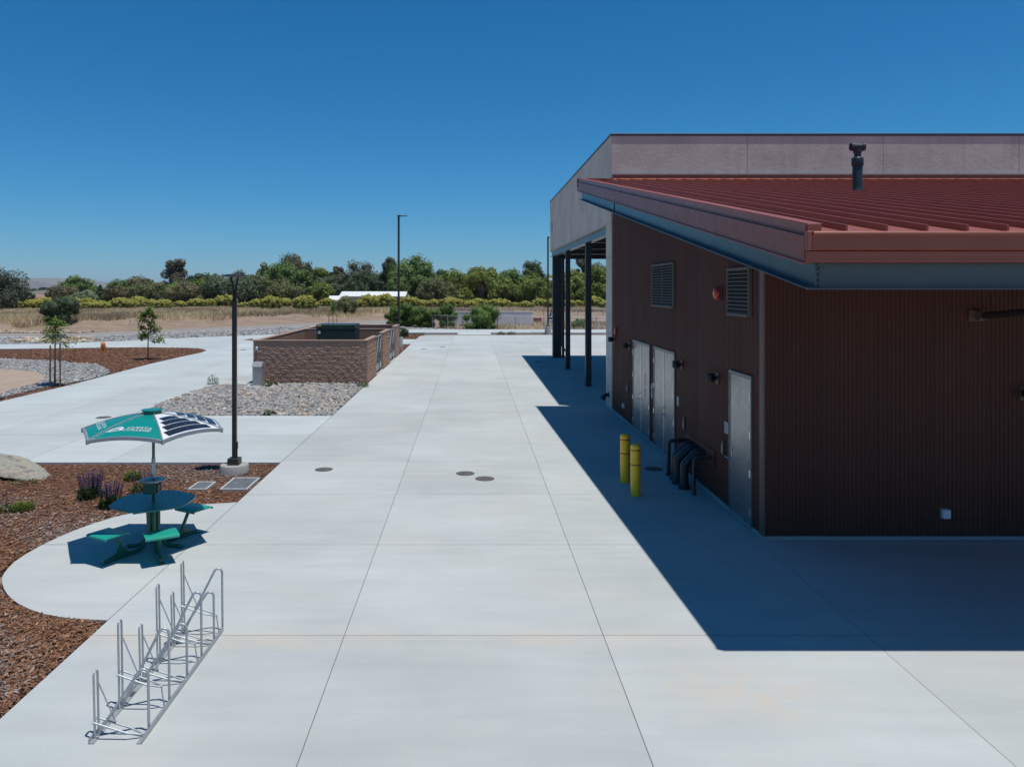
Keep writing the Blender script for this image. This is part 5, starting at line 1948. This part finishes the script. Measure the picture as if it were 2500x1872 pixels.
x, y = ground(134, 942)
sapling(x, y, 2.82, 1.72, .78, 101, "young tree with layered leaves between two stakes in the grey cobbles", ((-.19, -.02, 1.72), (.20, .05, 1.80)), .02, n=520)
x, y = ground(361, 877)
sapling(x, y, 2.95, 1.02, .86, 102, "young tree with a full oval crown in the island bed", (), .06, trunk='wood', n=1600, L=.2)
x, y = xat(813, 76), 76
sapling(x, y, 2.5, 1.6, .42, 103, "small far young tree seen above the transformer", ((-.42, 0, 1.62), (.40, 0, 1.62)), 0, z0=-.05, n=420, L=.17)

# shrub at the corner planter
x, y = ground(984, 822.5)
low_plant(x, y, .35, .75, M['weed'], 110, "small spiky green plant behind the far light footing", 260, .3)

# ================================================================== FENCES, FAR WALLS, FAR BUILDINGS
def wire_fence(name, posts, h, label, z0=-.06, step=.16):
    e = tag(empty(name, (posts[0][0], posts[0][1], z0)), label, "fence")
    for (x, y) in posts:
        mk("post", MB().tube([(x, y, z0), (x, y, z0 + h + .04)], .045, 8), M['galv'], e, smooth=50)
    mk("top_rail", MB().tube([(x, y, z0 + h) for x, y in posts], .03, 6), M['galv'], e, smooth=50)
    wires = MB()
    for (xa, ya), (xb, yb) in zip(posts[:-1], posts[1:]):
        L = math.hypot(xb - xa, yb - ya)
        n = max(2, int(L / step))
        k = int(h / L * n)
        for i in range(-k, n):
            for s_ in (0, 1):
                a0, a1 = i / n, (i + k) / n
                za, zb_ = 0.03, h
                if a0 < 0: za = za + (zb_ - za) * (-a0) / (a1 - a0); a0 = 0
                if a1 > 1: zb_ = za + (zb_ - za) * (1 - a0) / (a1 - a0); a1 = 1
                if a1 - a0 < 1e-3: continue
                q = (a0, a1) if s_ == 0 else (1 - a0, 1 - a1)
                p0 = (xa + (xb - xa) * q[0], ya + (yb - ya) * q[0], z0 + za); p1 = (xa + (xb - xa) * q[1], ya + (yb - ya) * q[1], z0 + zb_)
                wires.tube([p0, p1], .004, 3, caps=False)
    tag(mk("wire_mesh", wires, M['galv'], e), kind="stuff")
    return e


pa = [(1055.5, 81.5), (1093, 80.3), (1129, 79.1), (1171, 78), (1214.6, 77), (1258, 76.3), (1328, 76), (1392, 75.8), (1456, 75.6), (1530, 75.4), (1610, 75.2)]
wire_fence("chain_link_fence", [(xat(px, Y), Y) for px, Y in pa], 1.36, "near chain link fence just beyond the far sidewalk")
pb = [(1110, 112), (1170, 111), (1240, 110), (1297, 109), (1327, 108.5), (1375, 108), (1410.6, 107.5), (1472, 107), (1540, 106), (1620, 105)]
wire_fence("chain_link_fence", [(xat(px, Y), Y) for px, Y in pb], 1.30, "far chain link fence in front of the dry grass", z0=.0, step=.2)

gw = tag(empty("grey_block_wall", (2, 88, -.06)), "long low grey block wall between the two wire fences", "wall")
ws = None
wl_, hh = .8, .2525
x0w, x1w = xat(1100, 88), xat(1298, 88)
nb = int((x1w - x0w) / wl_)
for c in range(6):
    for k in range(nb):
        xx = x0w + (x1w - x0w) * k / nb + (.2 if c % 2 else 0)
        if ws is None:
            ws = mk("block", MB().cbox(xx, xx + (x1w - x0w) / nb - .015, 88, 88.2, -.06, -.06 + hh - .012, .006), M['cmu_grey'], gw)
            b0 = xx
        else: share(ws, gw, (xx - b0, 0, c * hh))
mk("coping", MB().cbox(x0w - .05, x1w + .25, 87.97, 88.23, -.06 + 6 * hh - .008, -.06 + 6 * hh + .05, .01), M['cmu_grey'], gw)
# odds and ends by the dirt track
bp = tag(empty("brick_pallet", (xat(1311, 97), 97, -.06)), "low row of red brown brick pallets right of the grey block wall", "pallet")
for k in range(4):
    xx = xat(1302.5, 97) + k * .27
    mk("brick_pack", MB().cbox(xx, xx + .23, 97, 97.4, .02, .42, .01), M['barnred'], bp)
mk("pallet_base", MB().box(xat(1302, 97), xat(1302, 97) + 1.1, 96.97, 97.43, -.06, .015), M['wood'], bp)
e = tag(empty("white_bin", (xat(1344, 90), 90, -.06)), "pale bin standing behind the far light pole", "bin")
mk("body", MB().cbox(xat(1340.5, 90), xat(1349, 90), 90, 90.4, -.06, .42, .02), M['white'], e)
mk("lid", MB().cbox(xat(1340, 90), xat(1349.5, 90), 89.97, 90.43, .425, .47, .015), M['white'], e)
e = tag(empty("site_trailer", (xat(1345, 98), 98, -.06)), "small dark machine with a raised boom by the far fence", "machine")
mk("bed", MB().cbox(xat(1340, 98), xat(1352, 98), 98, 98.8, .25, .55, .03), M['darksteel'], e)
mk("boom", MB().tube([(xat(1344, 98), 98.3, .55), (xat(1347, 98), 98.3, 1.55)], [.16, .05], 8), M['steel'], e)
for px in (1341.5, 1350.5):
    mk("wheel", MB().tube([(xat(px, 98), 97.95, .15), (xat(px, 98), 98.05, .15)], .2, 12), M['void'], e)
# low car, seen end-on past the columns
cx, cy = xat(1396, 112), 112
car = tag(empty("parked_car", (cx, cy, -.35)), "pale silver car low on the far dirt track, half hidden by a bay column", "car")
bd = MB().extr([(cx - .9, cy - .35, -.1), (cx + .72, cy - .35, -.1), (cx + .78, cy - .35, .15), (cx + .55, cy - .35, .28), (cx + .28, cy - .35, .52), (cx - .55, cy - .35, .55), (cx - .9, cy - .35, .3)], (0, .8, 0))
mk("body", bd, M['white'], car, fix=True)
wsn = MB().extr([(cx + .30, cy - .36, .30), (cx + .48, cy - .36, .30), (cx + .27, cy - .36, .48), (cx - .5, cy - .36, .50), (cx - .6, cy - .36, .30)], (0, .01, 0))
mk("window", wsn, M['steel'], car, fix=True)
for dx in (-.6, .5):
    mk("wheel", MB().tube([(cx + dx, cy - .37, -.1), (cx + dx, cy - .30, -.1)], .14, 12), M['void'], car)
tag(mk("dirt_track", MB().prism([(xat(1370, 100), 98), (xat(1700, 100), 98), (xat(1700, 110), 104), (xat(1370, 110), 104)], -.07, -.03), M['sand']), "pale dirt track beyond the wire fence", kind="structure")


def gable(name, x0, x1, y0, y1, zw, zr, wall, roof_, label, cat, z0=-.1, along='x', nwin=0):
    e = tag(empty(name, (x0, y0, z0)), label, cat)
    if along == 'x':
        ym = (y0 + y1) / 2
        mk("wall", MB().extr([(x0, y0, z0), (x0, y1, z0), (x0, y1, zw), (x0, ym, zr - .1), (x0, y0, zw)], (x1 - x0, 0, 0)), M[wall], e, fix=True)
        rf = MB()
        o_ = .4
        for a, b in ((y0 - .3, ym), (y1 + .3, ym)):
            rf.extr([(x0 - o_, a, zw - .12), (x0 - o_, b, zr), (x0 - o_, b, zr + .1), (x0 - o_, a, zw)], (x1 - x0 + 2 * o_, 0, 0))
        mk("roof", rf, M[roof_], e, fix=True)
    else:
        xm = (x0 + x1) / 2
        mk("wall", MB().extr([(x0, y0, z0), (x1, y0, z0), (x1, y0, zw), (xm, y0, zr - .1), (x0, y0, zw)], (0, y1 - y0, 0)), M[wall], e, fix=True)
        rf = MB()
        for a, b in ((x0 - .4, xm), (x1 + .4, xm)):
            rf.extr([(a, y0 - .3, zw - .12), (b, y0 - .3, zr), (b, y0 - .3, zr + .1), (a, y0 - .3, zw)], (0, y1 - y0 + .6, 0))
        mk("roof", rf, M[roof_], e, fix=True)
    for k in range(nwin):
        u = (k + .5) / nwin
        xx = x0 + (x1 - x0) * u
        w = mk("window", MB().box(xx - .5, xx + .5, y0 - .05, y0 - .005, zw * .35, zw * .8), M['white'], e)
        mk("pane", MB().box(xx - .42, xx + .42, y0 - .065, y0 - .052, zw * .4, zw * .76), M['glass_dark'], w)
    return e


gable("white_shed", xat(832, 165), xat(986, 165), 165, 173, 2.55, 3.45, 'tan_wall', 'whiteroof', "long low building with a pale roof behind the yellow shrubs", "shed", nwin=4)
gable("white_shed", xat(806, 158), xat(826, 158), 158, 161, 1.7, 2.6, 'white', 'whiteroof', "tiny white shed left of the long pale roofed building", "shed")
gable("red_barn", xat(57, 170), xat(84, 170), 170, 176, 1.2, 2.15, 'barnred', 'barnred', "low barn with a dull red roof between the trees at far left", "barn", nwin=1)
gable("tiled_house", xat(1466, 215), xat(1510, 215), 215, 223, 1.2, 3.2, 'tile', 'tile', "terracotta roofed house seen past the bay columns", "house", nwin=2)
gable("white_house", xat(316, 205), xat(329, 205), 205, 210, 2.4, 3.4, 'tan_wall', 'whiteroof', "pale house corner glimpsed between the trees left of the lamp post", "house", nwin=1)


# ================================================================== SHRUBS AND TREES
def leaf_cloud(cl, per, leaf, r, up=.35, core=.72, tone_up=.0, flat=1.0):
    """clumps cl = [(x,y,z,radius,tone)] -> leaf quads round low-poly cores, one mesh"""
    V, F, T = [], [], []
    nb = 0
    cv, cf = ICO1
    for (x, y, z, q, t0) in cl:
        n = max(12, int(per * q * q))
        d = r.normal(0, 1, (n, 3)); d /= np.linalg.norm(d, axis=1)[:, None]
        rad = q * (.72 + .42 * r.uniform(0, 1, n) ** 1.2)
        c = np.array([x, y, z]) + d * rad[:, None] * np.array([1, 1, flat])
        nrm = d + r.normal(0, .55, (n, 3)) + np.array([0, 0, up]); nrm /= np.linalg.norm(nrm, axis=1)[:, None]
        a = np.cross(nrm, r.normal(0, 1, (n, 3))); a /= np.linalg.norm(a, axis=1)[:, None]
        b = np.cross(nrm, a)
        s = leaf * r.uniform(.6, 1.35, n)[:, None]
        a, b = a * s, b * s * .55
        V.append(np.stack([c - a, c - b * .9, c + a, c + b], 1).reshape(-1, 3))
        F.append(np.arange(n * 4).reshape(-1, 4) + nb); nb += n * 4
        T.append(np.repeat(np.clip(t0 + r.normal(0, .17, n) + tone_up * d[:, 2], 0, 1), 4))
        if core > 0:  # solid cores added inside the clumps to block light, toned darker than the leaves
            k = cv * (1 + r.normal(0, .12, len(cv)))[:, None] * q * core * np.array([1, 1, flat]) + np.array([x, y, z])
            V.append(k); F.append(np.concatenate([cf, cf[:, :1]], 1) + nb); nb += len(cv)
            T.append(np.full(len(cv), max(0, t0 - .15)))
    V, T = np.concatenate(V), np.concatenate(T)
    quads = [f for f in F if not (f[:, 0] == f[:, 3]).any()]
    tris = [f[:, :3] for f in F if (f[:, 0] == f[:, 3]).any()]
    return V, np.concatenate(quads), (np.concatenate(tris) if tris else None), T


def cloud_obj(name, cl, per, leaf, mat, parent, r, **kw):
    V, Q, Tr, T = leaf_cloud(cl, per, leaf, r, **kw)
    me = bpy.data.meshes.new(name)
    idx = Q.ravel(); ls = np.arange(0, Q.size, 4); tot = Q.size
    if Tr is not None:
        idx = np.concatenate([idx, Tr.ravel()]); ls = np.concatenate([ls, tot + np.arange(0, Tr.size, 3)])
    me.vertices.add(len(V)); me.vertices.foreach_set("co", V.astype(np.float32).ravel())
    me.loops.add(len(idx)); me.loops.foreach_set("vertex_index", idx.astype(np.int32))
    me.polygons.add(len(ls)); me.polygons.foreach_set("loop_start", ls.astype(np.int32))
    at = me.attributes.new("tone", 'FLOAT', 'POINT'); at.data.foreach_set("value", T.astype(np.float32))
    me.update(calc_edges=True)
    me.materials.append(mat)
    o = bpy.data.objects.new(name, me); COL.objects.link(o)
    if parent: o.parent = parent
    return o


LEAF = {
    'olive': leaf_mat("olive_leaf", (0.073, 0.088, 0.032), (0.25, 0.262, 0.104), .3),
    'dark': leaf_mat("dark_leaf", (0.032, 0.051, 0.022), (0.12, 0.165, 0.063), .3),
    'green': leaf_mat("green_leaf", (0.051, 0.098, 0.022), (0.232, 0.329, 0.088), .3),
    'blue': leaf_mat("bluegreen_leaf", (0.059, 0.088, 0.044), (0.201, 0.25, 0.128), .3),
    'brown': leaf_mat("brown_green_leaf", (0.073, 0.073, 0.032), (0.275, 0.244, 0.116), .3),
    'willow': leaf_mat("willow_leaf", (0.091, 0.128, 0.02), (0.311, 0.366, 0.085), .35),
    'pale': leaf_mat("pale_leaf", (0.122, 0.159, 0.079), (0.378, 0.427, 0.25), .3),
    'euc': leaf_mat("eucalyptus_leaf", (0.051, 0.056, 0.032), (0.213, 0.205, 0.116), .3),
    'grey': leaf_mat("grey_leaf", (.040, .050, .030), (.165, .185, .115), .3),
    'bush': leaf_mat("coyote_bush_leaf", (0.041, 0.085, 0.015), (0.183, 0.275, 0.055), .3),
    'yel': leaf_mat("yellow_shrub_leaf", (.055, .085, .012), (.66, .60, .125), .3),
}


def make_tree(px, top, w_px, Y, kind, shape, label, name="tree", base=None, gappy=0, seed=0, group=None):
    r = np.random.RandomState(1000 + seed)
    x, z0 = xat(px, Y), gz(xat(px, Y), Y) if base is None else base
    H = zat(top, Y) - z0
    Wd = w_px / F_PX * Y * 1.16
    e = tag(empty(name, (x, Y, z0)), label, "tree", group)
    cl = []
    rx = Wd / 2
    if shape == 'round':
        lo = .10 * H
        n = 44
        for k in range(n):
            d = r.normal(0, 1, 3); d /= np.linalg.norm(d)
            q = r.uniform(.5, .86) if k > 8 else r.uniform(0, .4)
            zc = lo + (H - lo) * .50
            s = rx * r.uniform(.17, .33)
            cl.append((d[0] * rx * q, d[1] * rx * q, zc + d[2] * (H - lo) * .5 * q * .98, s, r.uniform(.25, .75)))
        cl.append((r.normal(0, .1) * rx, 0, H - rx * .3, rx * .3, .6))
        for k in range(7): cl.append((r.uniform(-.75, .75) * rx, r.uniform(-.6, .3) * rx, r.uniform(.10, .3) * H, rx * .3, r.uniform(.2, .6)))
    elif shape == 'tall':
        n = 40
        for k in range(n):
            u = r.uniform(0.06, .92)
            wv = (.55 + .6 * math.sin(math.pi * min(u * 1.05, 1)) ) * .62
            a = r.uniform(0, 6.28); q = r.uniform(.2, 1) * wv
            cl.append((math.cos(a) * rx * q, math.sin(a) * rx * q, H * u, rx * r.uniform(.22, .42), r.uniform(.2, .8)))
        cl.append((0, 0, H - rx * .28, rx * .28, .6)); cl.append((rx * .25, 0, H - rx * .55, rx * .3, .5))
    elif shape == 'conifer':
        for k in range(18):
            u = k / 18
            q = rx * (1 - u) * .75
            a = k * 2.4
            cl.append((math.cos(a) * q, math.sin(a) * q, H * (.08 + .84 * u), max(.3, rx * (.55 - .40 * u)), r.uniform(.2, .6)))
        cl.append((0, 0, H * .95, rx * .14, .5))
    elif shape == 'gappy':
        for k in range(gappy or 30):
            u = r.uniform(.30, .95)
            a = r.uniform(0, 6.28); q = r.uniform(.25, 1) * .72 * (.6 + .4 * math.sin(math.pi * u))
            cl.append((math.cos(a) * rx * q, math.sin(a) * rx * q, H * u, rx * r.uniform(.15, .30), r.uniform(.2, .8)))
        cl.append((0, 0, H - rx * .24, rx * .24, .6))
        for k in range(4): cl.append((r.uniform(-.4, .4) * rx, 0, H * r.uniform(.15, .35), rx * .22, .4))
    elif shape == 'vase':
        for k in range(40):
            a = r.uniform(0, 6.28); u = r.uniform(.56, .95)
            q = (.25 + .72 * math.sin(math.pi * (u - .3) / .75)) * r.uniform(.4, 1)
            cl.append((math.cos(a) * rx * q, math.sin(a) * rx * q, H * u - .1 * H * q, rx * r.uniform(.18, .28), r.uniform(.3, .9)))
        cl.append((0, 0, H - rx * .22, rx * .24, .7))
    elif shape == 'mass':
        n = 26
        for k in range(n):
            u = r.uniform(-1, 1)
            zz = r.uniform(.15, .88) * (1 - .35 * u * u)
            cl.append((u * rx * .88, r.uniform(-.4, .4) * rx, H * zz, max(.5, min(rx * .3, H * .24)) * r.uniform(.7, 1.15), r.uniform(.2, .8)))
        cl.append((r.uniform(-.3, .3) * rx, 0, H - min(rx * .24, H * .2), min(rx * .24, H * .2), .6))
    # trunk and limbs
    tr = MB()
    tr.tube([(0, 0, -.1), (r.normal(0, .02) * H, 0, H * .3), (r.normal(0, .03) * H, 0, H * .62)], [max(.12, H * .028), max(.09, H * .02), .05], 7)
    for k in range(6):
        c = cl[(k * 5) % len(cl)]
        zb = H * (.12 + .06 * k) if shape in ('vase', 'gappy') else H * (.22 + .05 * k)
        tr.tube([(0, 0, zb), (c[0] * .5, c[1] * .5, (zb + c[2]) / 2 + .05 * H), (c[0], c[1], c[2])], [H * .013 + .03, H * .009 + .02, .02], 5)
    m_ = to_mesh("trunk", [tuple(p) for p in tr.v], tr.f, M['treebark'], 60)
    o_ = bpy.data.objects.new("trunk", m_); COL.objects.link(o_); o_.parent = e
    leaf = Y * .00135
    tot = sum(c[3] ** 2 for c in cl)
    per = (20000 if Y < 150 else 6500) / tot
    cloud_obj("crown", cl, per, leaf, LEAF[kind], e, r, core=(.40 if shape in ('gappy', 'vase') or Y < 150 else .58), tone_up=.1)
    return e


T = [
    # px, top, width, Y, kind, shape, label
    (-22, 654, 150, 128, 'grey', 'round', "big grey green tree cut by the left picture edge"),
    (62, 706, 34, 150, 'blue', 'round', "small dark tree just right of the big grey green tree"),
    (186, 672, 74, 205, 'green', 'round', "rounded tree rising behind the brown green oak at far left"),
    (150, 698, 66, 185, 'brown', 'round', "brown green oak behind the round dark shrub"),
    (208, 713, 56, 165, 'pale', 'round', "pale silvery bush tree among the dark oaks at far left"),
    (228, 698, 30, 190, 'green', 'tall', "slim green tree between the pale bush tree and the dark conifer"),
    (245, 696, 28, 180, 'dark', 'conifer', "dark pointed conifer, the left one"),
    (263, 698, 26, 186, 'dark', 'conifer', "dark pointed conifer, the right one beside its twin"),
    (284, 698, 56, 176, 'brown', 'round', "brown green bushy tree right of the two conifers"),
    (308, 694, 34, 196, 'green', 'tall', "green tree standing behind the brown bushy trees"),
    (345, 682, 56, 235, 'dark', 'round', "distant dark round tree on the skyline left of the tall eucalyptus"),
    (330, 702, 44, 200, 'green', 'round', "mid green tree below the distant dark round tree"),
    (362, 690, 84, 172, 'olive', 'round', "broad olive tree left of the tall eucalyptus"),
    (432, 633, 72, 222, 'euc', 'gappy', "tall open eucalyptus on the skyline left of the lamp post"),
    (410, 696, 60, 190, 'green', 'round', "green tree at the foot of the tall open eucalyptus"),
    (455, 692, 84, 168, 'brown', 'round', "wide brown green tree left of the lamp post"),
    (488, 668, 70, 200, 'dark', 'round', "dark green tree just left of the lamp head"),
    (523, 668, 50, 208, 'blue', 'round', "blue green tree top just behind the lamp head"),
    (545, 674, 104, 172, 'blue', 'round', "broad blue green tree directly behind the lamp pole"),
    (602, 672, 84, 178, 'blue', 'round', "blue green tree right of the lamp pole"),
    (644, 640, 56, 205, 'pale', 'gappy', "airy pale tree left of the big dark eucalyptus"),
    (636, 672, 92, 180, 'olive', 'round', "olive tree in front of the airy pale tree"),
    (714, 617, 104, 212, 'euc', 'round', "big dark eucalyptus with the highest crown left of centre"),
    (686, 640, 100, 190, 'green', 'round', "dense green tree in front of the big dark eucalyptus"),
    (700, 694, 78, 168, 'olive', 'round', "lower olive tree below the dense green tree"),
    (756, 652, 44, 200, 'dark', 'tall', "narrow dark tree right of the big eucalyptus"),
    (785, 690, 60, 175, 'willow', 'round', "yellow green bushy tree above the small white shed"),
    (822, 652, 48, 215, 'euc', 'gappy', "loose brown topped eucalyptus in the gap left of centre"),
    (800, 676, 60, 195, 'blue', 'round', "blue green tree below the loose eucalyptus"),
    (876, 634, 100, 205, 'euc', 'round', "broad dark tree above the pale roof, left of the light pole"),
    (890, 664, 84, 180, 'dark', 'round', "dark green tree directly above the pale roof"),
    (950, 627, 52, 195, 'dark', 'tall', "tall dark cottonwood just left of the far light pole"),
    (1008, 622, 116, 190, 'green', 'round', "bright leafy cottonwood behind the far light pole"),
    (968, 672, 60, 180, 'green', 'round', "lower leafy tree beneath the cottonwoods"),
    (1078, 657, 52, 205, 'blue', 'round', "small blue green tree right of the bright cottonwood"),
    (1062, 680, 86, 168, 'olive', 'round', "olive round tree right of the light pole"),
    (1110, 682, 60, 195, 'grey', 'round', "greyish tree in the gap left of the spreading pepper tree"),
    (1175, 650, 80, 172, 'willow', 'vase', "spreading pepper tree with bare branching trunk in the centre"),
    (1120, 700, 70, 182, 'willow', 'round', "low willow green tree left of the pepper tree"),
    (1233, 663, 46, 215, 'dark', 'round', "dark tree peeping over the willows right of the pepper tree"),
    (1296, 636, 84, 215, 'dark', 'round', "large dark tree on the skyline left of the bay columns"),
    (1240, 690, 70, 178, 'willow', 'mass', "willow green thicket right of the pepper tree"),
    (1305, 682, 90, 176, 'willow', 'mass', "willow green thicket left of the bay columns"),
    (1345, 676, 50, 190, 'green', 'round', "green tree just behind the right light pole"),
    (1420, 626, 48, 215, 'euc', 'gappy', "tall eucalyptus seen between the bay columns"),
    (1458, 640, 62, 225, 'euc', 'round', "dark eucalyptus at the right end of the bay opening"),
    (1437, 660, 60, 195, 'green', 'round', "leafy light green tree in the bay opening"),
    (1412, 672, 62, 172, 'willow', 'round', "willow tree, the left one in the bay opening"),
    (1465, 690, 60, 172, 'willow', 'round', "willow tree, the right one in the bay opening"),
    (1380, 690, 50, 176, 'willow', 'round', "willow tree glimpsed between the far pier and the second column"),
    (1540, 640, 90, 200, 'green', 'round', "green tree hidden behind the brown wing"),
    (107, 704, 26, 620, 'dark', 'round', "lone dark tree far out in front of the brown hill"),
]
for k, t_ in enumerate(T):
    if t_[0] > 1500: continue
    make_tree(*t_, seed=k)

# fill trees in the belt that nothing tells apart
ORD = "first second third fourth fifth sixth seventh eighth ninth tenth eleventh twelfth thirteenth fourteenth".split()
TREE_MARKS = [(0, "round dark shrub"), (432, "tall open eucalyptus"), (573, "lamp post"), (716, "big dark eucalyptus"), (972, "far light pole"), (1175, "pepper tree"), (1338, "right light pole")]
ROW_MARKS = [(0, "big edge tree"), (142, "round dark shrub"), (361, "oval young tree"), (573, "lamp post"), (813, "small far young tree"), (972, "far light pole"), (1175, "pepper tree"), (1338, "right light pole")]
_ct, _cs = {}, {}


def place(px_, what, where, marks, cnt):
    """which one it is, counted from the nearest landmark on its left"""
    m = [t_ for a_, t_ in marks if a_ <= px_][-1]
    cnt[m] = cnt.get(m, 0) + 1
    return f"{ORD[min(cnt[m], 14) - 1]} {what} right of the {m} {where}"


rf = np.random.RandomState(88)
for k in range(30):
    px_ = 300 + k * 40.5 + rf.uniform(-12, 12)
    if 780 < px_ < 1000 and k % 2: continue
    make_tree(px_, (rf.uniform(672, 694) if px_ < 560 else rf.uniform(650, 682)), rf.uniform(56, 92), rf.uniform(180, 200), ['olive', 'green', 'blue', 'willow', 'brown'][rf.randint(5)] if px_ < 1080 else ['willow', 'green', 'willow'][rf.randint(3)], 'round',
              place(px_, "mid height tree", "in the green belt", TREE_MARKS, _ct), seed=200 + k, group="trees filling the green belt")

# far strip of woodland that reads as one mass
r = np.random.RandomState(77)
cl = []
for k in range(230):
    x = r.uniform(-190, 120); y = r.uniform(235, 300)
    if -.66 * y < x < -.545 * y and y > 0: continue
    h = r.uniform(1.4, 3.2)
    cl.append((x, y, h * .7, h, r.uniform(.2, .7)))
tag(cloud_obj("distant_woodland", cl, 16, .6, LEAF['dark'], None, r, core=.85), "far low woodland closing the gaps between the trees", kind="stuff")
cl = []
for k in range(160):
    x = r.uniform(-420, -150); y = r.uniform(560, 700)
    cl.append((x, y, 1.5, r.uniform(1.5, 3.4), r.uniform(.2, .6)))
tag(cloud_obj("distant_treeline", cl, 5, 1.2, LEAF['dark'], None, r, core=.9), "thin dark line of trees far out at the foot of the brown hill", kind="stuff")

# yellow flowering shrubs along the back of the dry grass
protos = []
for k in range(4):
    r = np.random.RandomState(300 + k)
    cl = []
    for j in range(60):
        a = r.uniform(0, 6.28); q = math.sqrt(r.uniform(0, 1)) * .86
        hz = .66 * math.sqrt(max(0, 1 - q * q)) * r.uniform(.82, 1.05)
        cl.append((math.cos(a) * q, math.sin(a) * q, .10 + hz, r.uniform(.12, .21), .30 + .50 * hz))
    cl.append((0, 0, .30, .48, .2))
    for j in range(10):
        a = j * .63
        cl.append((math.cos(a) * .72, math.sin(a) * .72, .22, .25, .28))
        e = empty("flowering_shrub", (0, 0, 0))
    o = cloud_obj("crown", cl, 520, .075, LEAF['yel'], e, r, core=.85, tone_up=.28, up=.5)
    st = MB()
    for j in range(5):
        st.tube([(0, 0, -.08), (math.cos(j * 1.3) * .3, math.sin(j * 1.3) * .3, .4)], [.05, .03], 5)
    m_ = to_mesh("stem", [tuple(p) for p in st.v], st.f, M['treebark'])
    o_ = bpy.data.objects.new("stem", m_); COL.objects.link(o_); o_.parent = e
    protos.append(e)
used = [False] * 4
r = np.random.RandomState(41)
px = 24.0
k = 0
spec = []
while px < 1490:
    w = r.uniform(30, 56)
    spec.append((px + w / 2, w, r.uniform(136, 150), r.uniform(.78, 1.2)))
    px += w * r.uniform(.66, 1.12)
for px_, w_, Y_, hs in [(80, 44, 134, 1.0), (212, 44, 132, .75), (247, 46, 132, .75), (289, 44, 135, 1.15), (322, 36, 136, 1.1), (396, 40, 133, 1.1), (663, 50, 130, 1.3), (745, 56, 128, 1.25), (900, 50, 138, 1.35), (940, 52, 140, 1.3), (1150, 34, 132, 1.2)]:
    spec.append((px_, w_, Y_, hs))
for (pxc, w, Y, hs) in sorted(spec):
    if 98 < pxc < 178 and Y > 133: pass
    q = k % 4
    e = protos[q] if not used[q] else copy_tree(protos[q])
    used[q] = True
    s_ = w / F_PX * Y / 1.75
    hh = s_ * hs * .98
    e.location = (xat(pxc, Y), Y, gz(xat(pxc, Y), Y))
    e.scale = (s_, s_, hh)
    e.rotation_euler = (0, 0, r.uniform(0, 6.28))
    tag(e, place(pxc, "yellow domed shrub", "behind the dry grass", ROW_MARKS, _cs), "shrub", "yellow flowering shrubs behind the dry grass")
    k += 1


def bush(px, base_y, top_y, w_px, label, kind='bush', seed=0, z0=None, Y=None):
    Y = Y or F_PX * (CAM_H - (.6 if z0 is None else z0)) / (base_y - VP_Y)
    x = xat(px, Y)
    zb = gz(x, Y) if z0 is None else z0
    H = zat(top_y, Y) - zb; rx = w_px / F_PX * Y / 2 * 1.48
    r = np.random.RandomState(500 + seed)
    e = tag(empty("evergreen_shrub", (x, Y, zb)), label, "shrub")
    cl = []
    for k in range(34):
        d = r.normal(0, 1, 3); d /= np.linalg.norm(d)
        q = r.uniform(.3, .78)
        cl.append((d[0] * rx * q, d[1] * rx * q, H * .52 + d[2] * H * .46 * q * 1.05, rx * r.uniform(.2, .32), r.uniform(.2, .8)))
    for k in range(8): cl.append((r.uniform(-.6, .6) * rx, -r.uniform(.2, .6) * rx, H * .16, rx * .22, .3))
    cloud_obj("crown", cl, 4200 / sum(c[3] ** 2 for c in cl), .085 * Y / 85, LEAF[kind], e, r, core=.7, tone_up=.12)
    st = MB()
    for j in range(6):
        st.tube([(0, 0, -.1), (math.cos(j * 1.05) * rx * .35, math.sin(j * 1.05) * rx * .35, H * .4)], [.06, .03], 5)
    m_ = to_mesh("stem", [tuple(p) for p in st.v], st.f, M['treebark'])
    o_ = bpy.data.objects.new("stem", m_); COL.objects.link(o_); o_.parent = e


bush(142, 776, 719, 86, "round dark green shrub standing alone in the dry grass at far left", kind='dark', seed=1, Y=81)
bush(970, 797, 742, 48, "dark green shrub touching the far light pole, left end of the clump", seed=2, z0=-.06)
bush(1000, 797, 737, 56, "dark green shrub in the middle of the clump beside the light pole", seed=3, z0=-.06)
bush(1036, 799, 752, 52, "lower dark green shrub in the clump at the wire fence", seed=4, z0=-.06)
bush(1084, 800, 737, 50, "loose dark green shrub at the right end of the clump behind the fence", seed=5, z0=-.06)
bush(1172, 807, 742, 74, "bushy green shrub growing through the wire fence", seed=6, z0=-.06)
bush(842, 766, 728, 56, "dull green shrub in front of the long pale roof", seed=7, kind='olive')
bush(1418, 803, 780, 34, "small dark weed bush behind the fence in the bay opening", seed=8, z0=-.06)

# ================================================================== HAZE
HAZE = 0.00006
if HAZE:
    x0, x1, y0, y1, z0, z1 = -9600, 9600, -340, 16900, -60, 150
    o = bpy.data.objects.new("haze", to_mesh("haze", *(lambda b: (b.v, b.f))(MB().box(x0, x1, y0, y1, z0, z1)), bpy.data.materials.new("haze_air")))
    COL.objects.link(o)
    m_ = o.data.materials[0]; m_.use_nodes = True
    nn = m_.node_tree.nodes; nn.clear()
    pv = nn.new("ShaderNodeVolumePrincipled"); mo = nn.new("ShaderNodeOutputMaterial")
    pv.inputs["Color"].default_value = (.62, .78, 1.0, 1)
    pv.inputs["Density"].default_value = HAZE
    pv.inputs["Anisotropy"].default_value = 0.0
    m_.node_tree.links.new(pv.outputs[0], mo.inputs["Volume"])
    tag(o, "thin blue air over the whole scene", kind="stuff")
